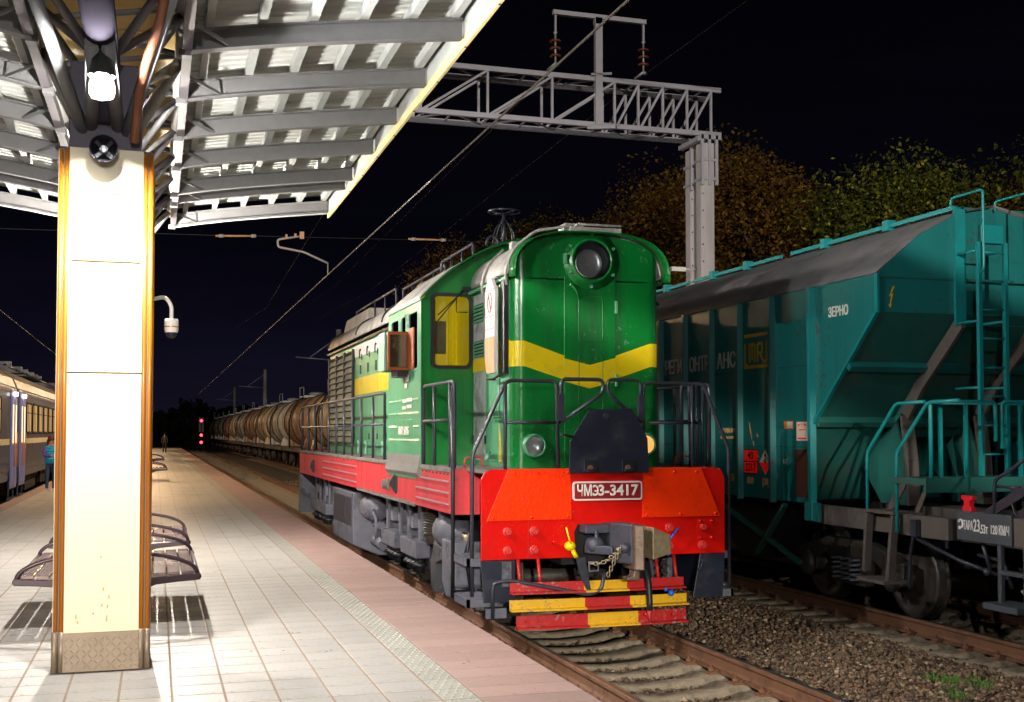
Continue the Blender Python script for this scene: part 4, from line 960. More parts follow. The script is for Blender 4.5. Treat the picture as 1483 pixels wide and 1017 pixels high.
# rear beam and rear coupler
m = M(); m.prism([(-1.39, .875), (1.39, .875), (1.39, 1.70), (1.28, 1.81), (-1.28, 1.81), (-1.39, 1.70)], 'y', 15.0, 15.03); LB(m, 'rear_beam', RED, bevel=.006)
m = M(); m.box((-1.5, 14.7, .42), (-1.12, 15.0, 1.3)); LB(m, 'rear_step', DARKGREY); m = M(); m.box((1.12, 14.7, .42), (1.5, 15.0, 1.3)); LB(m, 'rear_step', DARKGREY)
# ------------------------------------------------------------------ grain hopper wagon (local: x across from the track centre, y from the body end, away from the viewer)
TEAL = pm('teal_hopper_paint', '#1a7070', 0.42, var=0.12, vs=1.6, dirt='#1c4c48', damt=0.5, ds=1.3, streak=True, coat=0.1, chips='#5a3a22', camt=.7, cs=16, cthr=.66)
TEALD = pm('dusty_teal_paint', '#22665e', 0.6, var=0.2, vs=1.6, dirt='#4c4434', damt=0.75, ds=1.2, streak=True)
TEALL = pm('clean_teal_rail', '#178688', 0.4, var=0.1, vs=5, dirt='#1c5a54', damt=0.4)
ROOFD = pm('hopper_roof_grey', '#626264', 0.55, var=0.18, vs=2, dirt='#2c2826', damt=0.6, ds=1.5)
SILLD = pm('wagon_sill_brown', '#5e5652', 0.6, var=0.2, vs=3, dirt='#2a2422', damt=0.6, ds=3)
LETTER = pm('faded_white_lettering', '#b8b0a8', 0.6, var=0.15); LETY = pm('yellow_print', '#d6a410', 0.5, var=0.1); LETO = pm('stencil_cream', '#d8b070', 0.6)
PLRED = pm('plate_red_glow', '#ff1a10', 0.45, emit='#ff1a10', es=0.12); BLK = pm('black_print', '#101010', 0.5); PAPER = pm('paper_notice', '#e8d8c8', 0.6, var=0.1); ORN = pm('orange_notice', '#e08018', 0.6)  # plate red has a faint glow of its own put in
HO = (9.4, 11.3, 0)
hop = thing('hopper_wagon', 'teal grain hopper wagon with dark grey sloping roof beside the locomotive', 'wagon', HO)
def HB(m, name, mat, parent=hop, **k): return m.build(name, mat, parent, **k)
L0, HWY = 14.0, 1.6
# sides
for s in (-1, 1):
    x = s * HWY
    m = M(); poly = [(0, 4.0), (0, 3.57), (1.40, 2.25), (1.40, 1.31), (L0 - 1.4, 1.31), (L0 - 1.4, 2.25), (L0, 3.57), (L0, 4.0)]
    m.prism(poly, 'x', x, x - s * .02); side = HB(m, 'hopper_side', TEAL)
    m = M(); m.box((min(x, x + s * .012), .02, 3.98), (max(x, x + s * .012), L0 - .02, 4.02)); HB(m, 'top_rail', TEALL, side)
    for z in (3.03, 2.0):
        m = M(); m.box((min(x, x + s * .004), 1.42, z), (max(x, x + s * .004), L0 - 1.4, z + .018)); HB(m, 'side_seam', TEALD, side)
    k = 0
    for y in (1.36, 2.33, 3.22, 4.07, 4.95, 5.85, 6.75, 7.65, 8.55, 9.45, 10.35, 11.25, 12.15):
        m = M(); w = .10 if k == 0 else .085
        m.prism([(x, y - w / 2), (x + s * .075, y - w * .32), (x + s * .075, y + w * .32), (x, y + w / 2)], 'z', 1.12 if k == 0 else 1.28, 4.0); HB(m, 'side_post', TEALL if k == 0 else TEAL, side); k += 1
    m = M(); m.box((min(x + s * .01, x + s * .05), 1.2, 1.10), (max(x + s * .01, x + s * .05), 1.52, 1.33)); HB(m, 'post_foot', TEAL, side)
    m = M()
    for (a, b) in (((0.0, 3.57), (1.33, 2.31)),): m.obox((x + s * .015, a[0] - .01, a[1]), (x + s * .015, b[0], b[1]), .05, .035)
    m.box((min(x, x + s * .03), -.03, 3.55), (max(x, x + s * .03), .03, 4.0)); HB(m, 'corner_angle', TEALL, side)
    # roof sheet
    m = M(); m.sheet([[(x + s * .03, y, 4.0), (s * 1.05, y, 4.47), (s * .5, y, 4.76), (0, y, 4.86)] for y in (.015, 4, 9, L0)]); HB(m, 'roof_sheet', ROOFD, solid=.02)
    m = M()
    for (a, b) in ((.0, 3.6), (3.9, 6.8), (7.0, 9.6), (9.8, 13.2)):
        m.obox((s * .56, a, 4.80), (s * .56, b, 4.80), .05, .05)
        for y in (a + (b - a) * .35, a + (b - a) * .75): m.box((s * .56 - .06, y - .06, 4.74), (s * .56 + .06, y + .06, 4.87))
    HB(m, 'hatch_rod', TEALL)
# end wall: corner panels, recessed middle, slope sheets
def hend(y, d):
    # d=+1: end that faces the viewer
    for s in (-1, 1):
        m = M(); m.prism([(s * HWY, 3.57), (s * HWY, 4.0), (s * 1.05, 4.46), (s * .5, 4.75), (s * .5, 3.45)] if False else [(s * HWY, 3.57), (s * HWY, 4.0), (s * 1.05, 4.46), (s * .5, 4.75), (s * .5, 3.57)], 'y', y, y + d * .02); e_ = HB(m, 'end_panel', TEAL)
        m = M(); m.prism([(s * .46, y - d * .06), (s * .60, y - d * .06), (s * .58, y), (s * .48, y)], 'z', 3.42, 4.78); HB(m, 'end_post', TEALL, e_)
    m = M(); m.box((-.5, min(y + d * .10, y + d * .12), 3.45), (.5, max(y + d * .10, y + d * .12), 4.84)); em = HB(m, 'end_middle_panel', TEAL)
    m = M(); m.box((-.16, min(y + d * .04, y + d * .10), 4.42), (.16, max(y + d * .04, y + d * .10), 4.64)); HB(m, 'end_box', TEALL, em, bevel=.01)
    m = M(); m.obox((-HWY, y - d * .01, 3.98 - .015), (HWY, y - d * .01, 3.965), .02, .022); HB(m, 'end_seam', TEALD, em)
    m = M(); m.sheet([[(x, y + d * .0, 3.57) for x in (-HWY, -.5, .5, HWY)], [(x, y + d * 1.40, 2.25) for x in (-HWY, -.5, .5, HWY)], [(x, y + d * 2.0, 1.69) for x in (-HWY * .85, -.5, .5, HWY * .85)], [(x, y + d * 2.6, 1.12) for x in (-HWY * .7, -.5, .5, HWY * .7)]], False); sl = HB(m, 'slope_sheet', TEALD, solid=.02)
    for z, yy in ((2.98, .62), (2.33, 1.30)):
        m = M(); m.obox((-HWY - .02, y + d * (yy - .05), z), (HWY + .02, y + d * (yy - .05), z), .11, .09, up=(0, -d, .9)); HB(m, 'slope_stiffener', TEALD if z < 2.5 else TEAL, sl)
    for s in (-1, 1):
        for xo in (.52, ):
            m = M(); m.prism([(y - d * .06, 3.50), (y + d * .0, 3.50), (y + d * 1.40, 2.22), (y + d * 1.9, 1.74), (y + d * 1.5, 1.30), (y + d * .95, 1.30), (y + d * .98, 1.9), (y + d * 1.18, 2.32)], 'x', s * xo, s * (xo + .03)); HB(m, 'gusset', TEALD, sl)
            m = M(); P = [(s * (xo + .02), y - d * .06, 3.46), (s * (xo + .02), y + d * .70, 2.76), (s * (xo + .02), y + d * .98, 2.40), (s * (xo + .02), y + d * .88, 1.85), (s * (xo + .02), y + d * .85, 1.30)]
            for a, b in zip(P[:-1], P[1:]): m.obox(a, b, .16, .05, up=(0, -d, .5))
            HB(m, 'curved_rib', SILLD, sl)
    return em
hend(0, 1); hend(L0, -1)
q = M(); q.prism([(-1.40, 3.86), (-1.46, 3.74), (-1.425, 3.745), (-1.45, 3.64), (-1.475, 3.655), (-1.44, 3.61), (-1.42, 3.66), (-1.435, 3.655), (-1.395, 3.775), (-1.43, 3.77), (-1.375, 3.86)], 'y', -.005, -.002); HB(q, 'lightning_mark', LETY)
# hopper bottoms and under-body diagonals
m = M()
for y in (3.6, 7.0, 10.4): 
    for s in (-1, 1): m.prism([(y - 1.5, 1.3), (y + 1.5, 1.3), (y + .35, .45), (y - .35, .45)], 'x', s * .15, s * 1.25)
HB(m, 'discharge_hopper', SOOT)
for s in (-1, 1):
    for (ya, yb) in ((2.2, 1.55 + 1.9), (4.3, 3.2), (5.2, 6.2)):
        m = M(); m.obox((s * 1.52, ya if s < 0 else ya, 1.25), (s * 1.25, yb - .9 if yb < ya else yb, .48), .07, .05); HB(m, 'underframe_brace', TEALD)
# frame with end platform
m = M()
for s in (-1, 1): m.box((min(s * 1.55, s * 1.43), -1.10, 1.07), (max(s * 1.55, s * 1.43), 1.4, 1.30)); m.box((min(s * 1.56, s * 1.40), .75, 1.09), (max(s * 1.56, s * 1.40), 1.18, 1.28))
m.box((-1.43, -1.10, 1.07), (1.43, -.98, 1.30)); m.box((-.25, -1.0, .9), (.25, 2.2, 1.28)); HB(m, 'end_frame', SILLD, bevel=.008)
m = M(); m.box((-1.7, -.95, 1.64), (1.7, -.35, 1.71)); m.box((-1.72, -.97, 1.56), (1.72, -.93, 1.72)); HB(m, 'end_walkway', TEALD, bevel=.006)
q = M()
for xa, xb in ((-1.62, -.8), (-.72, .7), (.8, 1.62)):
    q.tube(fillet([(xa, -.93, 2.02 if xa > -1.6 else 1.7), (xa, -.93, 2.52), (xb, -.93, 2.52), (xb, -.93, 2.1)], .06), .022, 8)
for xx in (-1.50, -1.18, -.48, .62, 1.2): q.obox((xx, -.93, 1.60), (xx, -.93, 2.52), .035, .035)
q.tube([(-1.62, -.93, 2.50), (1.6, -.93, 2.50)], .014, 6)
HB(q, 'walkway_rail', TEALL)
q = M(); 
for ya, yb in ((-.35, .20), (-.90, -.35)): q.tube(fillet([(-1.63, ya - .5, 2.52), (-1.63, ya, 2.51), (-1.63, yb, 1.97), (-1.63, yb, 1.10)], .06), .020, 8)
HB(q, 'stair_rail', TEALL)
q = M(); q.box((-1.68, -.34, 1.29), (-1.40, .20, 1.325)); q.prism([(.15, 1.32), (.02, 1.32), (-.30, 1.70), (-.16, 1.70)], 'x', -1.42, -1.40); q.prism([(-.36, 1.32), (-.44, 1.32), (-.66, 1.66), (-.58, 1.66)], 'x', -1.42, -1.40)
q.obox((-1.64, .16, 1.28), (-1.64, .22, .62), .05, .09); q.obox((-1.64, -.32, 1.28), (-1.64, -.22, .55), .05, .09); q.box((-1.75, -.26, .52), (-1.45, .26, .56)); HB(q, 'stair', SILLD, bevel=.004)
# end ladder
q = M()
for xx in (-.57, -.22): q.obox((xx, -.42, 1.66), (xx, -.42, 4.34), .045, .05, up=(0, 1, 0))
for k in range(8): q.tube([(-.57, -.42, 1.95 + .325 * k), (-.22, -.42, 1.95 + .325 * k)], .012, 6)
for z in (4.25, 3.45, 2.7): q.tube([(-.57, -.42, z), (-.57, .0, z)], .016, 6); q.tube([(-.22, -.42, z), (-.22, .0, z)], .016, 6)
HB(q, 'end_ladder', TEALL)
q = M()
for xx in (-.57, .05):
    q = M(); q.tube(fillet([(xx, -.42, 3.98), (xx, -.50, 4.02), (xx, -.50, 4.92), (xx - .0, .05, 4.92), (xx, .05, 4.80)], .05), .016, 6); HB(q, 'grab_hoop', TEALL)
# wagon bogies: two wheelsets, side frame with nested springs
def wagon_bogie(parent, y0, det=True):
    for ya in (-.925, .925):
        for s in (-1, 1):
            q = M(); q.lathe((s * .72, y0 + ya, .475), 'x', [(.0, s * .10), (.09, s * .10), (.12, s * .05), (.36, s * .02), (.40, s * .075), (.470, s * .075), (.475, -s * .04), (.503, -s * .055), (.503, -s * .075), (.38, -s * .06), (.1, -s * .05), (.0, -s * .05)], 44 if det else 20); w = q.build('wheel', GREASE, parent)
            if det:
                q = M(); q.lathe((s * .72, y0 + ya, .475), 'x', [(.4712, s * .068), (.4765, -s * .034)], 44); q.build('wheel_tread', SHINE, w)
        q = M(); q.cyl((-.98, y0 + ya, .475), (.98, y0 + ya, .475), .08, 12); q.build('axle', GREASE, parent)
    for s in (-1, 1):
        x = s * 1.02
        q = M(); q.prism([(y0 - 1.15, .40), (y0 - 1.15, .66), (y0 - .45, .86), (y0 + .45, .86), (y0 + 1.15, .66), (y0 + 1.15, .40), (y0 + .72, .40), (y0 + .70, .56), (y0 + .42, .70), (y0 + .38, .30), (y0 - .38, .30), (y0 - .42, .70), (y0 - .70, .56), (y0 - .72, .40)], 'x', x - .07, x + .07); f = q.build('bogie_side_frame', GREASE, parent, bevel=.015)
        if det:
            q = M()
            for dy in (-.2, 0, .2):
                q.tube([(x + s * .06 + .085 * math.cos(t), y0 + dy + .085 * math.sin(t), .34 + .30 * t / (10 * PI)) for t in [i * PI / 4 for i in range(41)]], .02, 5)
            q.build('coil_spring', DARKGREY, f)
            for dy in (-.925, .925):
                q = M(); q.lathe((x, y0 + dy, .475), 'x', [(.16, -.05), (.16, s * .10), (.10, s * .14), (0.001, s * .14)], 16); q.build('axle_box', GREASE, f)
            q = M(); q.box((x - .10, y0 - .40, .64), (x + .10, y0 + .40, .80)); q.build('bolster', GREASE, f)
wagon_bogie(hop, 1.45); wagon_bogie(hop, L0 - 1.45, False)
q = M(); q.cyl((-1.5, -1.02, .98), (-1.5, -1.02, 1.2), .02, 6); q.tube(fillet([(-1.60, -.62, 1.22), (-1.60, -.58, 1.05), (-1.55, -.45, .8), (-1.55, -.45, .5)], .1), .018, 8); q.box((-1.62, -.66, 1.08), (-1.57, -.56, 1.26)); q.tube([(-1.56, -.60, 1.05), (-1.40, -1.1, .86), (-1.2, -1.6, .72)], .022, 8); HB(q, 'brake_lever', GREYRAIL)
q = M(); q.box((-.12, -1.7, .86), (.12, -1.05, 1.10)); q.prism([(-.25, -1.5), (.25, -1.5), (.22, -1.72), (-.22, -1.72)], 'z', .84, 1.16); HB(q, 'rear_coupler', GREASE, bevel=.02)
# writing on the side
X = -HWY - .004
text('РЕГИ', .30, (X, 5.43, 3.21), LETTER, hop, face='-x', fit=.64); text('ОНТР', .30, (X, 4.53, 3.21), LETTER, hop, face='-x', fit=.66); text('АНС', .30, (X, 3.66, 3.21), LETTER, hop, face='-x', fit=.58)
q = M()
for z in (3.50, 3.07): q.box((X - .002, 2.42, z), (X, 3.12, z + .045))
def stroke(pts):
    for a, b in zip(pts[:-1], pts[1:]): q.obox((X - .001, a[0], a[1]), (X - .001, b[0], b[1]), .002, .04, up=(0, (b[1] - a[1]), -(b[0] - a[0])))
stroke([(3.10, 3.42), (3.10, 3.12), (3.03, 3.12)]); stroke([(2.97, 3.15), (2.97, 3.40), (2.83, 3.40), (2.83, 3.15)]); stroke([(2.90, 3.40), (2.90, 3.18)]); stroke([(2.75, 3.15), (2.75, 3.40), (2.63, 3.40), (2.63, 3.27), (2.75, 3.27)]); stroke([(2.68, 3.27), (2.60, 3.15), (2.50, 3.15), (2.50, 3.42), (2.44, 3.42)])
HB(q, 'yellow_logo', LETY)
text('ЗЕРНО', .165, (X, .80, 3.640), WHITEP, hop, face='-x', sx=.78)
q = M(); q.box((X - .004, 2.76, 1.63), (X, 3.15, 1.965)); hz = HB(q, 'hazard_plate', BLK)
q = M(); q.box((X - .006, 2.775, 1.805), (X - .003, 3.135, 1.952)); q.box((X - .006, 2.775, 1.643), (X - .003, 3.135, 1.79)); HB(q, 'plate_field', PLRED, hz)
text('40', .15, (X - .008, 2.955, 1.878), BLK, hz, face='-x', fit=.17, bold=.01); text('2217', .15, (X - .008, 2.955, 1.716), BLK, hz, face='-x', fit=.29, bold=.01)
def ypoly(pts, dx, name, mat, par): 
    m = M(); m.prism(pts, 'x', X - dx, X - dx + .003); return HB(m, name, mat, par)
dm = ypoly([(2.56, 1.63), (2.40, 1.80), (2.56, 1.97), (2.72, 1.80)], .004, 'hazard_diamond', PAPER, hop); ypoly([(2.56, 1.635), (2.415, 1.79), (2.705, 1.79)], .006, 'diamond_red_half', PLRED, dm)
ypoly([(2.56, 1.86), (2.53, 1.88), (2.56, 1.94), (2.59, 1.88)], .006, 'flame_mark', BLK, dm); text('4.2', .075, (X - .007, 2.56, 1.815), BLK, dm, face='-x', sx=.8)
text('020', .13, (X, 2.98, 1.535), LETO, hop, face='-x', sx=.9); text('[20]', .13, (X, 2.56, 1.535), LETO, hop, face='-x', sx=.8); text('I-T', .085, (X, 2.05, 1.815), LETTER, hop, face='-x'); text('55', .14, (X, 3.50, 1.555), LETY, hop, face='-x', sx=.8)
text('ЗАПРЕЩАЕТСЯ', .085, (X, 3.65, 2.22), LETO, hop, face='-x', sx=.75); text('СПУСКАТЬ С ГОРКИ', .05, (X, 3.65, 2.12), LETO, hop, face='-x', sx=.8)
n1 = ypoly([(1.85, 2.24), (2.07, 2.24), (2.07, 2.34), (1.85, 2.34)], .004, 'small_notice', ORN, hop); ypoly([(1.865, 2.25), (1.99, 2.25), (1.99, 2.33), (1.865, 2.33)], .006, 'notice_field', PAPER, n1); ypoly([(2.0, 2.25), (2.06, 2.25), (2.03, 2.33)], .006, 'notice_mark', ORN, n1)
n2 = ypoly([(1.50, 2.09), (1.76, 2.09), (1.76, 2.33), (1.50, 2.33)], .004, 'square_notice', PAPER, hop)
for pts in ([(1.53, 2.11), (1.73, 2.11), (1.73, 2.13), (1.53, 2.13)], [(1.53, 2.28), (1.58, 2.28), (1.58, 2.30), (1.53, 2.30)], [(1.68, 2.28), (1.73, 2.28), (1.73, 2.30), (1.68, 2.30)], [(1.60, 2.295), (1.66, 2.295), (1.66, 2.305), (1.60, 2.305)], [(1.56, 2.22), (1.70, 2.22), (1.70, 2.235), (1.56, 2.235)]): ypoly(pts, .006, 'notice_print', PLRED, n2)
ypoly([(1.42, 1.38), (1.80, 1.38), (1.80, 1.98), (1.42, 1.98)], .003, 'rust_patch', pm('rust_patch_brown', '#4a2412', .8, var=.4, vs=4, dirt='#6e3412', damt=.7, streak=True), hop)
m = M()
for pts in ([(3.0, 2.34), (2.98, 2.22), (2.93, 2.10), (2.96, 2.24)], [(2.90, 2.05), (2.86, 2.0), (2.88, 2.08)], [(2.83, 1.97), (2.74, 1.86), (2.80, 1.88)], [(2.8, 2.16), (2.76, 2.13), (2.78, 2.18)]): m.prism(pts, 'x', X - .003, X)
HB(m, 'flaked_paint', LETO)

# ------------------------------------------------------------------ end of the next wagon, at the right edge of the picture
NW = thing('platform_wagon', 'dark grey wagon end with white tare stencil and brake step, coupled to the teal hopper', 'wagon', (9.4, 9.66, 0))
def NB(m, name, mat, parent=NW, **k): return m.build(name, mat, parent, **k)
WGREY = pm('wagon_slate_paint', '#464c54', 0.5, var=0.15, vs=4, dirt='#2c2c2e', damt=0.5)
m = M()
for s in (-1, 1): m.box((min(s * 1.80, s * 1.68), -13.2, 1.13), (max(s * 1.80, s * 1.68), 0, 1.40))
m.box((-1.68, -.14, 1.13), (1.68, -.01, 1.40)); m.box((-1.68, -13.2, 1.30), (1.68, -.14, 1.385)); m.box((-.3, -13, .9), (.3, -.1, 1.3)); fr_ = NB(m, 'wagon_frame', SILLD, bevel=.01)
m = M(); m.box((-1.83, -.72, 1.14), (-1.802, .02, 1.425)); m.box((-1.83, .02, 1.14), (-1.70, .045, 1.425)); bd = NB(m, 'tare_board', WGREY, bevel=.006)
TB = pm('stencil_white_glow', '#e4e2dc', .5, emit='#e4e2dc', es=.06)  # stencil white painted with a slight glow of its own
text('ТАРА', .125, (-1.834, -.128, 1.285), TB, bd, face='-x', bold=.004, fit=.140); text('23', .17, (-1.834, -.252, 1.29), TB, bd, face='-x', bold=.006, fit=.088); text('.53т', .12, (-1.834, -.352, 1.265), TB, bd, face='-x', bold=.006, fit=.11); text('120', .12, (-1.834, -.49, 1.27), TB, bd, face='-x', bold=.006, fit=.088); text('КМ/Ч', .125, (-1.834, -.628, 1.27), TB, bd, face='-x', bold=.006, fit=.135)
q = M(); q.tube([(-1.834, -.02 - .03 * math.cos(t), 1.30 + .04 * math.sin(t)) for t in [-1.2 + 4 * k / 8 for k in range(9)]], .010, 6); q.cyl((-1.836, -.005, 1.26), (-1.83, -.005, 1.26), .018, 8); NB(q, 'stencil_mark', TB, bd)
q = M(); q.prism([(-.16, 1.425), (-.02, 1.425), (-.03, 1.47), (-.05, 1.475), (-.05, 1.53), (-.01, 1.535), (-.01, 1.575), (-.17, 1.575), (-.17, 1.535), (-.13, 1.53), (-.13, 1.475), (-.15, 1.47)], 'x', -1.82, -1.76); NB(q, 'red_bracket', pm('bracket_red_glow', '#d8202c', .45, emit='#d8202c', es=.10), bevel=.006)  # bracket red glows a little by itself, light put into the colour
q = M()
for y in (-.52, -.86): q.obox((-1.78, y, 1.14), (-1.78, y, .58), .05, .045)
q.box((-1.82, -.86, .86), (-1.74, -.52, .90)); q.box((-1.95, -.92, .54), (-1.62, -.46, .60)); NB(q, 'brake_step', WGREY, bevel=.006)
q = M(); q.tube(fillet([(-1.76, -.42, 1.40), (-1.76, -.42, 1.74), (-1.74, -.62, 1.84), (-1.72, -.98, 2.06)], .06), .018, 8); q.tube([(-1.72, -.95, 1.62), (-1.72, -1.0, 2.7)], .014, 6); q.obox((-1.76, -.30, 1.40), (-1.70, -1.1, 1.82), .03, .09); q.tube([(-1.74, -.42, 1.68), (-1.72, -.72, 1.68)], .016, 6); q.tube([(-1.74, -.60, 1.62), (-1.74, -.66, 1.45), (-1.74, -.72, 1.40)], .012, 6)
q.box((-1.75, -1.9, 1.64), (-1.2, -.62, 1.68)); q.obox((-1.76, -.75, 1.42), (-1.76, -1.3, 1.66), .03, .08); NB(q, 'brake_platform_rail', GREYRAIL)
q = M(); q.cyl((-1.70, -.16, 1.13), (-1.64, -.2, .86), .02, 8); q.ball((-1.66, -.18, .84), .04); q.tube([(-1.6, .02, .98), (-1.62, -.35, .96), (-1.66, -.45, .88), (-1.66, -.52, .72)], .02, 6); NB(q, 'release_rod', GREYRAIL)
q = M(); q.tube([(-1.5, -.48, .70), (-1.45, -.55, .62), (-1.45, -.60, .56)], [.03, .05, .03], 8); NB(q, 'white_tag', WHITEP)
q = M(); q.box((-.12, -.05, .86), (.12, .5, 1.10)); q.prism([(-.25, .28), (.25, .28), (.22, .56), (-.22, .56)], 'z', .84, 1.16); NB(q, 'coupler_head', GREASE, bevel=.02)
wagon_bogie(NW, -1.65)
q = M(); q.box((-1.5, -13.2, 1.385), (1.5, -2.4, 2.6)); NB(q, 'wagon_body', pm('brown_wagon_body', '#5a3428', .6, var=.2, dirt='#2e201a', damt=.6), bevel=.02)

# ------------------------------------------------------------------ tank wagons behind the locomotive
TANKP = [pm('tank_cream_stained', '#d0b890', 0.4, var=0.2, vs=1.2, dirt='#5a4432', damt=0.6, ds=1.1, dthr=.47, streak=True, coat=.1), pm('tank_brown_stained', '#a88468', 0.45, var=0.2, vs=1.2, dirt='#4a362a', damt=0.6, ds=1.1, dthr=.46, streak=True), pm('tank_grey_stained', '#c0b8ac', 0.4, var=0.2, vs=1.2, dirt='#66503c', damt=0.6, ds=1.0, dthr=.46, streak=True)]
def tank(paint, label):
    t = thing('tank_wagon', label, 'tank wagon', (HX, 0, 0), 'tank wagons standing behind the locomotive')
    prof = [(0.001, -.10), (.6, -.08), (1.05, 0), (1.35, .14), (1.5, .34), (1.52, .6), (1.52, 2.5), (1.545, 2.52), (1.545, 2.58), (1.52, 2.6), (1.52, 5.2), (1.545, 5.22), (1.545, 5.28), (1.52, 5.3), (1.52, 7.9), (1.545, 7.92), (1.545, 7.98), (1.52, 8.0), (1.52, 9.9), (1.5, 10.16), (1.35, 10.36), (1.05, 10.5), (.6, 10.58), (.001, 10.6)]
    m = M(); m.lathe((0, .7, 2.88), 'y', prof, 36); b = m.build('barrel', paint, t)
    for y in (1.9, 5.9, 9.9):
        m = M(); m.tube([(1.535 * math.cos(a), y, 2.88 + 1.535 * math.sin(a)) for a in [2 * PI * k / 36 for k in range(36)]], .035, 5, closed=True); m.build('barrel_strap', SOOT, b)
    m = M(); m.lathe((0, 6, 4.36), 'z', [(.42, 0), (.42, .18), (.47, .2), (.47, .26), (.30, .32), (.001, .34)], 20); m.box((-.9, 5.0, 4.36), (.9, 5.04, 4.46)); m.box((-.9, 7.0, 4.36), (.9, 7.04, 4.46)); m.tube(fillet([(-.9, 5, 4.3), (-.9, 5, 4.95), (-.9, 7, 4.95), (-.9, 7, 4.3)], .1), .025, 6); m.build('hatch', GALV, b)
    m = M()
    for yy in (5.8, 6.2): m.tube([(-1.62, yy, 1.3), (-1.66, yy, 2.9), (-1.5, yy, 3.55), (-1.1, yy, 4.15), (-.8, yy, 4.4)], .03, 6)
    for k in range(9): m.tube([(-1.63, 5.8, 1.5 + .25 * k), (-1.63, 6.2, 1.5 + .25 * k)], .02, 5)
    m.build('ladder', SOOT, t)
    m = M(); m.box((-1.45, 0, 1.05), (-1.2, 12.0, 1.32)); m.box((1.2, 0, 1.05), (1.45, 12.0, 1.32)); m.box((-1.45, 0, 1.0), (1.45, .15, 1.32)); m.box((-1.45, 11.85, 1.0), (1.45, 12, 1.32)); m.box((-.3, -.3, .85), (.3, 12.3, 1.2)); m.build('frame', SILLD, t)
    for y in (1.6, 10.3):
        m = M(); m.prism([(-1.3, 1.32), (1.3, 1.32), (1.1, 2.0), (.6, 1.55), (-.6, 1.55), (-1.1, 2.0)], 'y', y, y + .5); m.build('saddle', paint, t)
    wagon_bogie(t, 2.1, False); wagon_bogie(t, 9.9, False)
    return t
TL = ['first tank wagon, cream brown barrel just behind the locomotive railing', 'second tank wagon from the locomotive, dark brown stained barrel', 'third tank wagon from the locomotive, pale grey barrel with dark streaks']
tanks = []
_k = None
for i in range(11):
    y = 53.2 + 12.35 * i
    if i < 3: t = tank(TANKP[i], TL[i])
    else:
        if _k is None:
            _k = {}
            for q_ in COL.objects:
                if q_.parent: _k.setdefault(q_.parent.name, []).append(q_)
        t = copy_tree(tanks[i % 3], None, _k); t['label'] = '%s tank wagon from the locomotive, %s barrel small in the distance' % (['fourth', 'fifth', 'sixth', 'seventh', 'eighth', 'ninth', 'tenth', 'eleventh'][i - 3], ['cream', 'brown', 'grey'][i % 3])
    t.location = (HX, y, 0); tanks.append(t)

